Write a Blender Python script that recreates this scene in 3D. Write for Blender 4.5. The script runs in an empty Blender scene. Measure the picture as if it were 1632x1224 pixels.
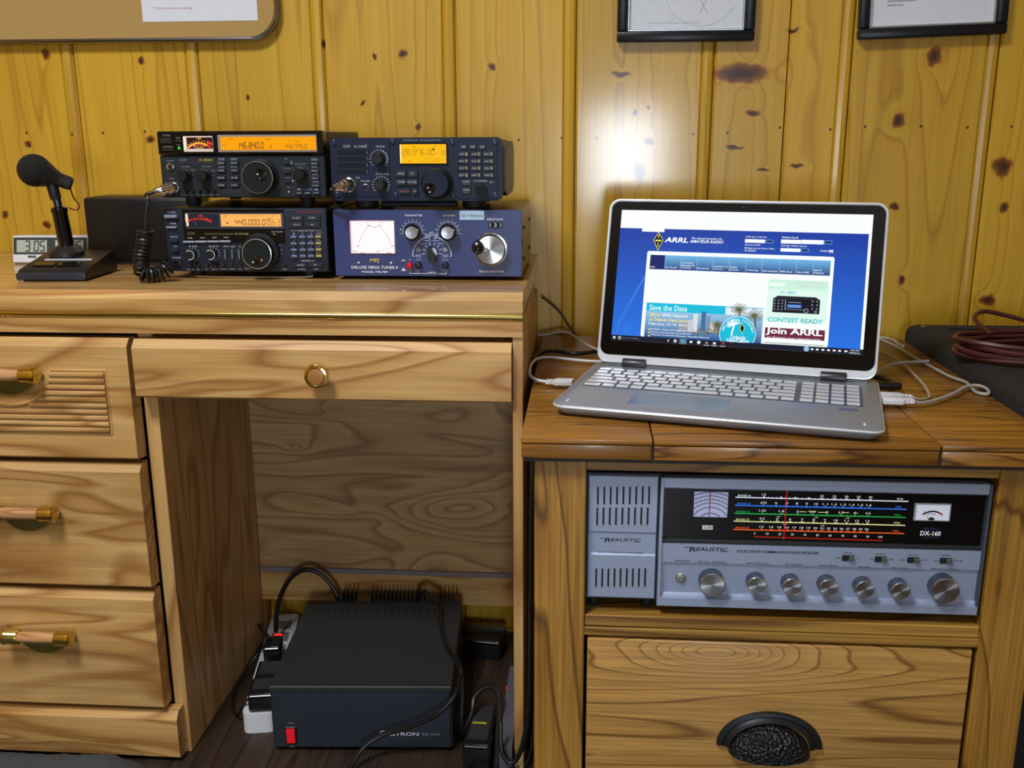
import bpy, bmesh, math, random
import numpy as np
from mathutils import Vector, Matrix

random.seed(7)
S = bpy.context.scene
COL = S.collection
R = math.radians

# ------------------------------------------------------------------ camera, light, exposure
def make_camera():
    pitch, yaw, roll = .25, .0749, -.0045
    fw = Vector((-math.sin(yaw)*math.cos(pitch), math.cos(yaw)*math.cos(pitch), -math.sin(pitch)))
    r = Vector((math.cos(yaw), math.sin(yaw), 0))
    u = r.cross(fw)
    rr = r*math.cos(roll) + u*math.sin(roll)
    uu = u*math.cos(roll) - r*math.sin(roll)
    cd = bpy.data.cameras.new('camera')
    cd.sensor_width = 36
    cd.lens = 36*1541.7/1632
    cd.clip_start = .02
    co = bpy.data.objects.new('camera', cd)
    COL.objects.link(co)
    m = Matrix((rr, uu, -fw)).transposed().to_4x4()
    m.translation = (0, 0, .934)
    co.matrix_world = m
    S.camera = co
make_camera()

vs = S.view_settings
vs.view_transform = 'Standard'
vs.look = 'None'
vs.gamma = 1
vs.use_curve_mapping = False
vs.exposure = 0.0
S.display_settings.display_device = 'sRGB'
S.cycles.max_bounces = 6
S.cycles.diffuse_bounces = 4
S.cycles.glossy_bounces = 3

W = bpy.data.worlds.new('world')
S.world = W
W.use_nodes = True
W.node_tree.nodes['Background'].inputs[0].default_value = (.85, .92, 1, 1)
W.node_tree.nodes['Background'].inputs[1].default_value = .3

def area(name, loc, target, sx, sy, power, col):
    l = bpy.data.lights.new(name, 'AREA')
    l.shape = 'RECTANGLE'
    l.size, l.size_y = sx, sy
    l.energy = power
    l.color = col
    o = bpy.data.objects.new(name, l)
    COL.objects.link(o)
    o.location = loc
    d = Vector(target) - Vector(loc)
    o.rotation_euler = d.to_track_quat('-Z', 'Y').to_euler()
    return o
# ceiling fixture, left of the photographer, and a daylight window in the wall behind
area('ceiling_light', (-.75, .1, 2.36), (-.75, .1, 0), .5, .5, 46, (.97, .975, 1))
area('window_light', (.23, -2.36, .82), (.23, 1.7, .82), .40, .50, 28, (.80, .90, 1))

# ------------------------------------------------------------------ materials
def lin(c):
    o = []
    for x in c[:3]:
        x /= 255.
        o.append(x/12.92 if x <= .04045 else ((x+.055)/1.055)**2.4)
    return (*o, 1)

MATS = {}
def newmat(name):
    m = bpy.data.materials.new(name)
    m.use_nodes = True
    nt = m.node_tree
    return m, nt, nt.nodes['Principled BSDF']

def plain(name, rgb, rough=.5, metal=0, coat=0, vary=.06, vscale=60, bump=0, bscale=400, spec=.5):
    """painted / moulded surface with a fine procedural mottle"""
    if name in MATS: return MATS[name]
    m, nt, b = newmat(name)
    N, L = nt.nodes, nt.links
    tc = N.new('ShaderNodeTexCoord')
    no = N.new('ShaderNodeTexNoise'); no.inputs['Scale'].default_value = vscale; no.inputs['Detail'].default_value = 3
    L.new(tc.outputs['Object'], no.inputs['Vector'])
    mx = N.new('ShaderNodeMix'); mx.data_type = 'RGBA'; mx.blend_type = 'MIX'
    c = lin(rgb)
    mx.inputs['A'].default_value = tuple(x*(1-vary) for x in c[:3]) + (1,)
    mx.inputs['B'].default_value = tuple(min(1, x*(1+vary)) for x in c[:3]) + (1,)
    L.new(no.outputs['Fac'], mx.inputs['Factor'])
    L.new(mx.outputs['Result'], b.inputs['Base Color'])
    b.inputs['Roughness'].default_value = rough
    b.inputs['Metallic'].default_value = metal
    b.inputs['Coat Weight'].default_value = coat
    b.inputs['Coat Roughness'].default_value = .12
    b.inputs['Specular IOR Level'].default_value = spec
    if bump:
        n2 = N.new('ShaderNodeTexNoise'); n2.inputs['Scale'].default_value = bscale; n2.inputs['Detail'].default_value = 4
        L.new(tc.outputs['Object'], n2.inputs['Vector'])
        bp = N.new('ShaderNodeBump'); bp.inputs['Strength'].default_value = bump; bp.inputs['Distance'].default_value = .002
        L.new(n2.outputs['Fac'], bp.inputs['Height'])
        L.new(bp.outputs['Normal'], b.inputs['Normal'])
    MATS[name] = m
    return m

def glow(name, rgb, strength=1.0, base=(0, 0, 0)):
    """something that gives off light: lamp, backlit display, screen"""
    if name in MATS: return MATS[name]
    m, nt, b = newmat(name)
    b.inputs['Base Color'].default_value = lin(base)
    b.inputs['Emission Color'].default_value = lin(rgb)
    b.inputs['Emission Strength'].default_value = strength
    b.inputs['Roughness'].default_value = .3
    b.inputs['Specular IOR Level'].default_value = .2
    MATS[name] = m
    return m

def glow_grad(name, top, bot, z0, z1, strength=1.0):
    """screen picture that runs from one colour to another along the panel's height"""
    if name in MATS: return MATS[name]
    m, nt, b = newmat(name)
    N, L = nt.nodes, nt.links
    tc = N.new('ShaderNodeTexCoord'); sx = N.new('ShaderNodeSeparateXYZ')
    L.new(tc.outputs['Object'], sx.inputs[0])
    mr = N.new('ShaderNodeMapRange')
    mr.inputs['From Min'].default_value = z0; mr.inputs['From Max'].default_value = z1
    L.new(sx.outputs['Z'], mr.inputs['Value'])
    mx = N.new('ShaderNodeMix'); mx.data_type = 'RGBA'
    mx.inputs['A'].default_value = lin(bot); mx.inputs['B'].default_value = lin(top)
    L.new(mr.outputs['Result'], mx.inputs['Factor'])
    L.new(mx.outputs['Result'], b.inputs['Emission Color'])
    b.inputs['Emission Strength'].default_value = strength
    b.inputs['Base Color'].default_value = (0, 0, 0, 1)
    b.inputs['Specular IOR Level'].default_value = .2
    MATS[name] = m
    return m

def wood(name, light, mid, dark, axis='x', along=1.2, across=9., rings=9., fibre=.22, rough=.4, coat=.0,
         line=.25, dist=.4, knots=None, per_object=0., seed=0., coatr=.15, tint=.12, bumpy=.12, swirls=None, streak=0.):
    """growth rings as contour lines of a noise stretched along the grain, plus fibres and knots"""
    if name in MATS: return MATS[name]
    m, nt, b = newmat(name)
    N, L = nt.nodes, nt.links
    def math_(op, a, c=None, clamp=False):
        n = N.new('ShaderNodeMath'); n.operation = op; n.use_clamp = clamp
        for i, v in ((0, a), (1, c)):
            if v is None: continue
            if isinstance(v, (int, float)): n.inputs[i].default_value = v
            else: L.new(v, n.inputs[i])
        return n.outputs[0]
    tc = N.new('ShaderNodeTexCoord')
    base = tc.outputs['Object']
    off = N.new('ShaderNodeVectorMath'); off.operation = 'ADD'
    L.new(base, off.inputs[0])
    off.inputs[1].default_value = (seed*3.1, seed*1.7, seed*2.3)
    co = off.outputs[0]
    if per_object:
        oi = N.new('ShaderNodeObjectInfo')
        cb = N.new('ShaderNodeCombineXYZ')
        for i in range(3): L.new(math_('MULTIPLY', oi.outputs['Random'], 17.3+5*i), cb.inputs[i])
        o2 = N.new('ShaderNodeVectorMath'); o2.operation = 'ADD'
        L.new(co, o2.inputs[0]); L.new(cb.outputs[0], o2.inputs[1]); co = o2.outputs[0]
    ax = 'xyz'.index(axis)
    def mapped(al, ac):
        mp = N.new('ShaderNodeMapping')
        s = [ac]*3; s[ax] = al
        mp.inputs['Scale'].default_value = s
        L.new(co, mp.inputs['Vector'])
        return mp.outputs[0]
    n1 = N.new('ShaderNodeTexNoise'); n1.inputs['Scale'].default_value = 1; n1.inputs['Detail'].default_value = 1.5
    n1.inputs['Roughness'].default_value = .35; n1.inputs['Distortion'].default_value = dist
    L.new(mapped(along, across), n1.inputs['Vector'])
    ring = math_('MULTIPLY', n1.outputs['Fac'], rings)
    kdark = None
    if knots:
        kn_ = N.new('ShaderNodeTexNoise'); kn_.inputs['Scale'].default_value = 55; kn_.inputs['Detail'].default_value = 2
        L.new(base, kn_.inputs['Vector'])
        ks = N.new('ShaderNodeVectorMath'); ks.operation = 'SUBTRACT'; L.new(kn_.outputs['Color'], ks.inputs[0]); ks.inputs[1].default_value = (.5, .5, .5)
        kc = N.new('ShaderNodeVectorMath'); kc.operation = 'SCALE'; L.new(ks.outputs[0], kc.inputs[0]); kc.inputs['Scale'].default_value = .014
        ka = N.new('ShaderNodeVectorMath'); ka.operation = 'ADD'; L.new(base, ka.inputs[0]); L.new(kc.outputs[0], ka.inputs[1])
        kbase = ka.outputs[0]
        for kx, kz, rx, rz, amp in knots:
            v = N.new('ShaderNodeVectorMath'); v.operation = 'SUBTRACT'
            L.new(kbase if rx > .004 else base, v.inputs[0]); v.inputs[1].default_value = (kx, 0, kz)
            w = N.new('ShaderNodeVectorMath'); w.operation = 'MULTIPLY'
            L.new(v.outputs[0], w.inputs[0]); w.inputs[1].default_value = (1/rx, 0, 1/rz)
            ln = N.new('ShaderNodeVectorMath'); ln.operation = 'LENGTH'
            L.new(w.outputs[0], ln.inputs[0])
            d = ln.outputs['Value']
            if rx > .004:
                bump_ = math_('DIVIDE', amp, math_('ADD', math_('MULTIPLY', d, d), 1.0))
                ring = math_('ADD', ring, bump_)
            kdark = d if kdark is None else math_('MINIMUM', kdark, d)
    for kx, kz, rx, rz, amp in (swirls or ()):
        v = N.new('ShaderNodeVectorMath'); v.operation = 'SUBTRACT'
        L.new(base, v.inputs[0]); v.inputs[1].default_value = (kx, 0, kz)
        w = N.new('ShaderNodeVectorMath'); w.operation = 'MULTIPLY'
        L.new(v.outputs[0], w.inputs[0]); w.inputs[1].default_value = (1/rx, 0, 1/rz)
        dt = N.new('ShaderNodeVectorMath'); dt.operation = 'DOT_PRODUCT'
        L.new(w.outputs[0], dt.inputs[0]); L.new(w.outputs[0], dt.inputs[1])
        ring = math_('ADD', ring, math_('DIVIDE', amp, math_('ADD', dt.outputs['Value'], 1.0)))
    fr = math_('FRACT', ring)
    rp = N.new('ShaderNodeValToRGB')
    e = rp.color_ramp.elements
    e[0].position = 0; e[0].color = lin(light)
    e[1].position = 1; e[1].color = lin(light)
    x = e.new(1-line*.9); x.color = lin(mid)
    x = e.new(1-line*.45); x.color = lin(dark)
    L.new(fr, rp.inputs[0])
    n2 = N.new('ShaderNodeTexNoise'); n2.inputs['Scale'].default_value = 1; n2.inputs['Detail'].default_value = 4
    L.new(mapped(6, 260), n2.inputs['Vector'])
    mr = N.new('ShaderNodeMapRange'); mr.inputs['From Min'].default_value = .3; mr.inputs['From Max'].default_value = .7
    mr.inputs['To Min'].default_value = 1-fibre; mr.inputs['To Max'].default_value = 1+fibre*.5
    L.new(n2.outputs['Fac'], mr.inputs['Value'])
    n3 = N.new('ShaderNodeTexNoise'); n3.inputs['Scale'].default_value = 1; n3.inputs['Detail'].default_value = 2
    L.new(mapped(1.5, 5), n3.inputs['Vector'])
    mr3 = N.new('ShaderNodeMapRange'); mr3.inputs['From Min'].default_value = .3; mr3.inputs['From Max'].default_value = .7
    mr3.inputs['To Min'].default_value = 1-tint; mr3.inputs['To Max'].default_value = 1+tint
    L.new(n3.outputs['Fac'], mr3.inputs['Value'])
    f = math_('MULTIPLY', mr.outputs[0], mr3.outputs[0])
    if per_object:
        f = math_('MULTIPLY', f, math_('ADD', math_('MULTIPLY', oi.outputs['Random'], per_object), 1-per_object*.5))
    ml = N.new('ShaderNodeVectorMath'); ml.operation = 'SCALE'
    L.new(rp.outputs['Color'], ml.inputs[0]); L.new(f, ml.inputs['Scale'])
    col = ml.outputs[0]
    if streak:
        n4 = N.new('ShaderNodeTexNoise'); n4.inputs['Scale'].default_value = 1; n4.inputs['Detail'].default_value = 3; n4.inputs['Distortion'].default_value = .5
        L.new(mapped(along*1.3, across*4.5), n4.inputs['Vector'])
        r4 = N.new('ShaderNodeMapRange'); r4.inputs['From Min'].default_value = .52; r4.inputs['From Max'].default_value = .72; r4.inputs['To Max'].default_value = streak
        L.new(n4.outputs['Fac'], r4.inputs['Value'])
        m4 = N.new('ShaderNodeMix'); m4.data_type = 'RGBA'
        L.new(r4.outputs[0], m4.inputs['Factor']); L.new(col, m4.inputs['A'])
        m4.inputs['B'].default_value = tuple(x_*.75 for x_ in lin(dark)[:3])+(1,)
        col = m4.outputs['Result']
    if kdark is not None:
        kr = N.new('ShaderNodeValToRGB'); e = kr.color_ramp.elements
        e[0].position = .0; e[0].color = (.02, .006, .002, 1)
        e[1].position = .54; e[1].color = (1, 1, 1, 1)
        x = e.new(.24); x.color = (.16, .065, .025, 1)
        x = e.new(.38); x.color = (.42, .25, .13, 1)
        x = e.new(.44); x.color = (.80, .66, .50, 1)
        L.new(math_('DIVIDE', kdark, 2.0), kr.inputs[0])
        mk = N.new('ShaderNodeMix'); mk.data_type = 'RGBA'; mk.blend_type = 'MULTIPLY'
        mk.inputs['Factor'].default_value = 1
        L.new(col, mk.inputs['A']); L.new(kr.outputs['Color'], mk.inputs['B'])
        col = mk.outputs['Result']
    L.new(col, b.inputs['Base Color'])
    b.inputs['Roughness'].default_value = rough
    b.inputs['Coat Weight'].default_value = coat
    b.inputs['Coat Roughness'].default_value = coatr
    if bumpy:
        bp = N.new('ShaderNodeBump'); bp.inputs['Strength'].default_value = bumpy; bp.inputs['Distance'].default_value = .001
        L.new(n2.outputs['Fac'], bp.inputs['Height'])
        L.new(bp.outputs['Normal'], b.inputs['Normal'])
    MATS[name] = m
    return m

KNOTS = [(.564, 1.058, .016, .017, 2.2), (.515, .957, .012, .014, 2.0), (.255, 1.034, .052, .017, 1.6), (.057, 1.035, .016, .006, .7),
         (.082, .972, .005, .007, .6), (.104, .982, .005, .005, .6), (.107, .926, .010, .008, .8), (.091, .877, .012, .020, 1.4),
         (-.309, 1.069, .008, .008, .9), (-.358, 1.066, .005, .007, .6), (-.158, 1.049, .007, .009, 1.0), (-.382, .991, .005, .004, .5),
         (-.289, .951, .006, .006, .7), (-.765, 1.066, .007, .008, .9), (-.936, 1.076, .008, .012, .9), (-.582, 1.002, .004, .006, .5),
         (-.986, .925, .007, .008, .7), (-1.046, .803, .007, .009, .7), (-.970, .784, .008, .007, .8), (-.762, .932, .009, .007, .8),
         (-.445, 1.088, .004, .009, .5), (.278, .972, .014, .007, .8), (.249, .915, .018, .004, .5), (.300, .879, .014, .004, .5),
         (.355, .884, .014, .003, .4), (.521, .817, .006, .008, .8), (.545, .694, .008, .010, 1.2), (.700, .817, .010, .010, .8),
         (.692, .66, .016, .012, 1.4), (.336, 1.101, .012, .004, .5), (.690, .883, .018, .020, .8)]
KNOTS += [(x, z, .0026, .003, 0) for x, z in ((-.114, .929), (-.041, .932), (.018, .932), (.18, .937), (.237, .939), (.323, .947), (.406, .944),
          (.462, .948), (.552, .948), (.627, .946), (.697, .947), (-.987, .945), (-.903, .942), (-.847, .944), (-.771, .946))]
M_PINE = wood('pine_panelling', (206, 165, 46), (201, 157, 40), (182, 135, 30), 'z', .4, 10, 11, .10, .42, .75, .25, .25, KNOTS, per_object=.10, coatr=.14, tint=.08, bumpy=.04)
M_PINE2 = wood('pine_panelling_plain', (202, 158, 52), (192, 143, 38), (158, 106, 22), 'z', .9, 7.5, 8, .10, .42, .3, .3, .5, tint=.1)
DK = dict(light=(206, 168, 108), mid=(196, 152, 90), dark=(160, 112, 58))
M_DESKX = wood('desk_laminate_across', DK['light'], DK['mid'], DK['dark'], 'x', 1.7, 11, 6, .13, .38, .12, .5, .9, seed=1, tint=.14, bumpy=.03, streak=.38)
M_DESKX2 = wood('desk_laminate_drawer', DK['light'], DK['mid'], DK['dark'], 'x', 2.0, 12, 6, .13, .38, .12, .5, 1.0, seed=4, tint=.15, bumpy=.03, streak=.38)
M_DESKZ = wood('desk_laminate_upright', DK['light'], DK['mid'], DK['dark'], 'z', 1.2, 12, 6, .14, .42, .08, .5, .7, seed=2, tint=.15, bumpy=.03, streak=.38)
M_DESKB = wood('desk_laminate_back', (186, 154, 104), (174, 140, 92), (146, 108, 70), 'x', 2.2, 10, 9, .14, .45, .05, .4, 1.0, seed=3, tint=.18, bumpy=.03, streak=.5, swirls=((-.22, .27, .10, .030, 4), (-.52, .385, .02, .008, 2), (-.45, .46, .03, .010, 1.5)))
M_DESKT = wood('desk_laminate_top', DK['light'], DK['mid'], DK['dark'], 'x', 1.7, 11, 6, .13, .34, .6, .5, .9, seed=1, tint=.14, bumpy=.02, streak=.6, coatr=.07)
OK_ = dict(light=(172, 132, 60), mid=(160, 117, 47), dark=(108, 72, 28))
M_OAKX = wood('oak_across', OK_['light'], OK_['mid'], OK_['dark'], 'x', 1.4, 15, 9, .34, .36, .12, .3, .4, seed=5, tint=.16, streak=.4)
M_OAKF = wood('oak_drawer_front', (188, 146, 80), (180, 136, 70), (124, 84, 38), 'x', 1.0, 16, 8, .34, .38, .12, .22, .25, seed=11.4, tint=.10, streak=.06, swirls=((.170, .322, .085, .020, 9),))
M_OAKZ = wood('oak_upright', (166, 124, 52), (152, 108, 40), (100, 64, 22), 'z', 1.6, 9, 12, .34, .4, .12, .25, .8, seed=6, tint=.2, streak=.3)
M_TOPX = wood('oak_table_top', (158, 110, 42), (142, 93, 31), (82, 50, 16), 'x', 1.4, 14, 14, .34, .36, .14, .3, .6, seed=7, per_object=.16, coatr=.12, tint=.2, streak=.6)
M_TOPY = wood('oak_table_end', (150, 98, 40), (134, 80, 28), (62, 32, 10), 'y', 1.8, 12, 9, .3, .3, .45, .3, .6, seed=8, per_object=.16, coatr=.12, tint=.2)
M_GRIP = wood('handle_wood', (206, 160, 112), (196, 146, 98), (160, 110, 66), 'x', 6, 60, 5, .1, .4, .2, .4, .5, tint=.05)
M_FLOOR = wood('floor_boards', (58, 44, 32), (48, 34, 24), (26, 17, 11), 'y', 1.2, 12, 7, .4, .55, .05, .3, .6, tint=.3)

BLACK = plain('black_plastic', (20, 21, 23), .45)
BLACKG = plain('black_gloss', (8, 8, 9), .18, coat=.3)
RUBBER = plain('black_rubber', (16, 16, 17), .65)
CABLEB = plain('black_cable', (15, 15, 16), .4)
WHITE = plain('white_print', (224, 232, 244), .6)
GREYPR = plain('grey_print', (186, 192, 204), .6)
DIMPR = plain('dim_print', (136, 142, 154), .6)
GOLDPR = plain('gold_print', (176, 150, 80), .6)
REDPR = plain('red_print', (176, 44, 42), .6)
YELPR = plain('yellow_print', (196, 180, 70), .6)
BLKPR = plain('black_print', (14, 14, 18), .6)
CHROME = plain('chrome', (214, 216, 220), .16, 1)
STEEL = plain('brushed_steel', (196, 200, 208), .32, 1, vary=.1, vscale=200)
ALU = plain('aluminium_panel', (166, 180, 210), .4, .45, vary=.05, vscale=150)
ALUD = plain('aluminium_trim_dark', (88, 98, 112), .45, .6)
BRASS = plain('polished_brass', (212, 190, 110), .2, 1)
BRASSD = plain('brass_plate', (150, 138, 78), .3, .8)
LCDTXT = plain('lcd_digits', (64, 26, 6), .7)
P820 = plain('charcoal_panel', (37, 42, 47), .5, spec=.22, vary=.12, vscale=900)
P7100 = plain('slate_panel', (35, 41, 56), .5, spec=.22, vary=.12, vscale=900)
P718 = plain('navy_panel', (32, 40, 62), .42, spec=.22, vary=.15, vscale=900)
P718D = plain('navy_panel_recess', (20, 26, 42), .5, spec=.22, vary=.15, vscale=900)
PMFJ = plain('blue_panel', (50, 63, 116), .38, vary=.16, vscale=900)
CASEB = plain('black_case_paint', (30, 31, 34), .45, bump=.15, bscale=900)
CASEREFL = plain('grey_case_wall_tint', (74, 66, 58), .3, .35, bump=.1, bscale=900)  # dark grey cover, the yellow wall's reflection mixed into its base colour
KNOBB = plain('black_knob', (22, 23, 25), .38)
KNOBG = plain('grey_knob_face', (34, 38, 40), .6, spec=.06)
PAPER = plain('white_paper', (214, 222, 232), .7)
WHITEP = plain('white_plastic', (214, 218, 224), .4)
GREYP = plain('grey_plastic', (120, 122, 130), .45)
GREYC = plain('grey_cable', (168, 166, 160), .45)
WHITEC = plain('white_cable', (214, 218, 226), .4)
MAROON = plain('maroon_cable', (74, 30, 32), .4)
DARKGAP = plain('dark_recess', (10, 9, 8), .8)
LEDR = glow('red_led', (255, 40, 30), 1.3)
LEDG = glow('green_led', (40, 255, 70), 1.1)
LEDC = glow('cyan_led', (80, 240, 220), 1.2)

# ------------------------------------------------------------------ mesh building
class MB:
    def __init__(s): s.v, s.f, s.m = [], [], []
    def add(s, vs_, fs, mat=0, M=None):
        o = len(s.v)
        if M is not None: vs_ = [M @ Vector(v) for v in vs_]
        s.v += [tuple(v) for v in vs_]
        for f in fs:
            s.f.append(tuple(i+o for i in f)); s.m.append(mat)
        return s
    def xf(s, M):
        s.v = [tuple(M @ Vector(v)) for v in s.v]
        return s
    def bm(s, bm_, mat=0, M=None):
        bm_.verts.index_update()
        s.add([v.co.copy() for v in bm_.verts], [[v.index for v in f.verts] for f in bm_.faces], mat, M)
        bm_.free()
        return s
    def box(s, x0, x1, y0, y1, z0, z1, mat=0, bev=0, seg=1, M=None):
        if not bev:
            v = [(x, y, z) for z in (z0, z1) for y in (y0, y1) for x in (x0, x1)]
            return s.add(v, [(0, 2, 3, 1), (4, 5, 7, 6), (0, 1, 5, 4), (2, 6, 7, 3), (0, 4, 6, 2), (1, 3, 7, 5)], mat, M)
        b = bmesh.new()
        bmesh.ops.create_cube(b, size=1)
        for v in b.verts:
            v.co = Vector(((x0+x1)/2+v.co.x*(x1-x0), (y0+y1)/2+v.co.y*(y1-y0), (z0+z1)/2+v.co.z*(z1-z0)))
        bmesh.ops.bevel(b, geom=b.edges[:], offset=bev, segments=seg, affect='EDGES', profile=.5)
        return s.bm(b, mat, M)
    def prism(s, poly, a0, a1, axis='x', mat=0, M=None):
        """extrude a 2D outline along an axis; the outline's pair is (y,z), (x,z) or (x,y)"""
        n = len(poly)
        def mk(p, a): return {'x': (a, p[0], p[1]), 'y': (p[0], a, p[1]), 'z': (p[0], p[1], a)}[axis]
        v = [mk(p, a0) for p in poly] + [mk(p, a1) for p in poly]
        f = [tuple(range(n))[::-1], tuple(range(n, 2*n))] + [(i, (i+1) % n, n+(i+1) % n, n+i) for i in range(n)]
        return s.add(v, f, mat, M)
    def lathe(s, prof, c=(0, 0, 0), axis=(0, -1, 0), seg=28, mat=0, ribs=0, ribd=0, cap0=False, cap1=True):
        """profile of (radius, distance along axis)"""
        a = Vector(axis).normalized()
        t = Vector((0, 0, 1)) if abs(a.z) < .9 else Vector((1, 0, 0))
        e1 = t.cross(a).normalized(); e2 = a.cross(e1)
        if ribs: seg = ribs*4
        v, f = [], []
        for k, (r, d) in enumerate(prof):
            for i in range(seg):
                q = 2*math.pi*i/seg
                rr = r - (ribd if ribs and (i % 4) in (2, 3) and 0 < k < len(prof)-1 else 0)
                v.append(Vector(c) + a*d + e1*rr*math.cos(q) + e2*rr*math.sin(q))
        for k in range(len(prof)-1):
            for i in range(seg):
                j = (i+1) % seg
                f.append((k*seg+i, k*seg+j, (k+1)*seg+j, (k+1)*seg+i))
        if cap1 and prof[-1][0] > 1e-6: f.append(tuple(range((len(prof)-1)*seg, len(prof)*seg)))
        if cap0: f.append(tuple(range(seg))[::-1])
        return s.add(v, f, mat)
    def ring(s, c, r0, r1, d, a0=0, a1=360, seg=40, mat=0):
        """flat ring sector on the plane facing -y; angles from +x, anticlockwise as seen"""
        v, f = [], []
        for i in range(seg+1):
            q = R(a0+(a1-a0)*i/seg)
            for r in (r0, r1): v.append((c[0]+r*math.cos(q), -d, c[1]+r*math.sin(q)))
        for i in range(seg): f.append((2*i, 2*i+1, 2*i+3, 2*i+2))
        return s.add(v, f, mat)
    def poly(s, pts, d, mat=0):
        return s.add([(p[0], -d, p[1]) for p in pts], [tuple(range(len(pts)))], mat)
    def line(s, p, q, w, d, mat=0):
        a, b = Vector(p), Vector(q)
        n = (b-a).normalized(); n = Vector((-n.y, n.x))*w/2
        return s.poly([a+n, a-n, b-n, b+n], d, mat)
    def rect(s, x0, z0, x1, z1, d, mat=0):
        return s.add([(x0, -d, z0), (x1, -d, z0), (x1, -d, z1), (x0, -d, z1)], [(0, 1, 2, 3)], mat)
    def tube(s, pts, r, seg=8, mat=0, sub=6, close=False, flat=1.):
        P = [Vector(p) for p in pts]
        if sub > 1 and len(P) > 2:
            Q = []
            n = len(P)
            rng = n if close else n-1
            for i in range(rng):
                if close: p0, p1, p2, p3 = P[i-1], P[i], P[(i+1) % n], P[(i+2) % n]
                else: p0, p1, p2, p3 = P[max(i-1, 0)], P[i], P[i+1], P[min(i+2, n-1)]
                for k in range(sub):
                    t = k/sub
                    Q.append(.5*((2*p1)+(p2-p0)*t+(2*p0-5*p1+4*p2-p3)*t*t+(3*p1-p0-3*p2+p3)*t**3))
            if not close: Q.append(P[-1])
            P = Q
        n = len(P)
        v, f = [], []
        up = None
        for i in range(n):
            if close: t = (P[(i+1) % n]-P[i-1])
            else: t = (P[min(i+1, n-1)]-P[max(i-1, 0)])
            t.normalize()
            if up is None: up = t.orthogonal().normalized()
            up = (up - t*up.dot(t))
            up = up.normalized() if up.length > 1e-6 else t.orthogonal().normalized()
            w = t.cross(up)
            for k in range(seg):
                q = 2*math.pi*k/seg
                v.append(P[i]+up*r*math.cos(q)+w*r*math.sin(q)*flat)
        for i in range(n if close else n-1):
            j = (i+1) % n
            for k in range(seg):
                l = (k+1) % seg
                f.append((i*seg+k, i*seg+l, j*seg+l, j*seg+k))
        if not close:
            f.append(tuple(range(seg))[::-1]); f.append(tuple(range((n-1)*seg, n*seg)))
        return s.add(v, f, mat)
    def text(s, string, x0, x1, zc, h, d, mat=0, shear=0, bold=0.0, fixw=True):
        vs_, fs, w, ht = glyphs(string, bold)
        if not vs_: return s
        sx = (x1-x0)/w if fixw else h/ht
        o = [(x0+p[0]*sx+shear*p[1]*h/ht, -d, zc-h/2+p[1]*h/ht) for p in vs_]
        return s.add(o, fs, mat)

_G = {}
def glyphs(string, bold=0.0):
    k = (string, bold)
    if k in _G: return _G[k]
    cu = bpy.data.curves.new('t', 'FONT')
    cu.body = string
    cu.size = 1
    cu.resolution_u = 2
    cu.offset = bold
    ob = bpy.data.objects.new('t', cu)
    me = ob.to_mesh()
    vs_ = [(v.co.x, v.co.y) for v in me.vertices]
    fs = [tuple(p.vertices) for p in me.polygons]
    ob.to_mesh_clear()
    bpy.data.objects.remove(ob); bpy.data.curves.remove(cu)
    if vs_:
        mx, my = min(v[0] for v in vs_), min(v[1] for v in vs_)
        vs_ = [(a-mx, b-my) for a, b in vs_]
        r = (vs_, fs, max(v[0] for v in vs_) or .1, max(v[1] for v in vs_) or .1)
    else: r = ([], [], 1, 1)
    _G[k] = r
    return r

SEG = {'0': 'abcdef', '1': 'bc', '2': 'abged', '3': 'abgcd', '4': 'fgbc', '5': 'afgcd', '6': 'afgedc', '7': 'abcf', '8': 'abcdefg', '9': 'abfgcd', '-': 'g', ' ': ''}
def seg7(mb, string, x0, x1, z0, z1, d, mat=0, slant=.06, th=.13):
    n = sum(.45 if c in '.: ' else 1 for c in string)
    cw = (x1-x0)/n
    h = z1-z0; t = h*th; x = x0
    def ln(a, b):
        sh = lambda p: (p[0]+slant*(p[1]-z0), p[1])
        mb.line(sh(a), sh(b), t, d, mat)
    for c in string:
        if c in '.: ':
            if c != ' ':
                mb.rect(x+cw*.1, z0-t*.3, x+cw*.1+t*1.2, z0+t*.9, d, mat)
                if c == ':': mb.rect(x+cw*.1, z0+h*.55, x+cw*.1+t*1.2, z0+h*.55+t*1.2, d, mat)
            x += cw*.45; continue
        l, r_ = x+cw*.16, x+cw*.84
        m_ = (z0+z1)/2; g = t*.35
        segs = {'a': ((l, z1), (r_, z1)), 'g': ((l, m_), (r_, m_)), 'd': ((l, z0), (r_, z0)), 'f': ((l, m_+g), (l, z1-g)), 'b': ((r_, m_+g), (r_, z1-g)),
                'e': ((l, z0+g), (l, m_-g)), 'c': ((r_, z0+g), (r_, m_-g))}
        for q in SEG[c]: ln(*segs[q])
        x += cw

def mesh_of(name, mb, mats, angle=35):
    me = bpy.data.meshes.new(name)
    me.from_pydata(mb.v, [], mb.f)
    for m in mats: me.materials.append(m)
    if len(mats) > 1: me.polygons.foreach_set('material_index', mb.m)
    me.update()
    if angle:
        me.shade_smooth()
        me.set_sharp_from_angle(angle=R(angle))
    return me

def part(name, mb, mats, parent=None, loc=(0, 0, 0), label=None, kind=None, angle=35, world=False, rot=None):
    if not isinstance(mats, (list, tuple)): mats = [mats]
    me = mb if isinstance(mb, bpy.types.Mesh) else mesh_of(name, mb, mats, angle)
    o = bpy.data.objects.new(name, me)
    COL.objects.link(o)
    if parent is not None:
        o.parent = parent
    loc = Vector(loc)
    if world:            # mesh written in room coordinates under an unrotated parent
        p = parent
        while p is not None:
            loc = loc - p.location
            p = p.parent
    o.location = loc
    if rot: o.rotation_euler = rot
    if label: o['label'] = label
    if kind: o['kind'] = kind
    return o

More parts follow.
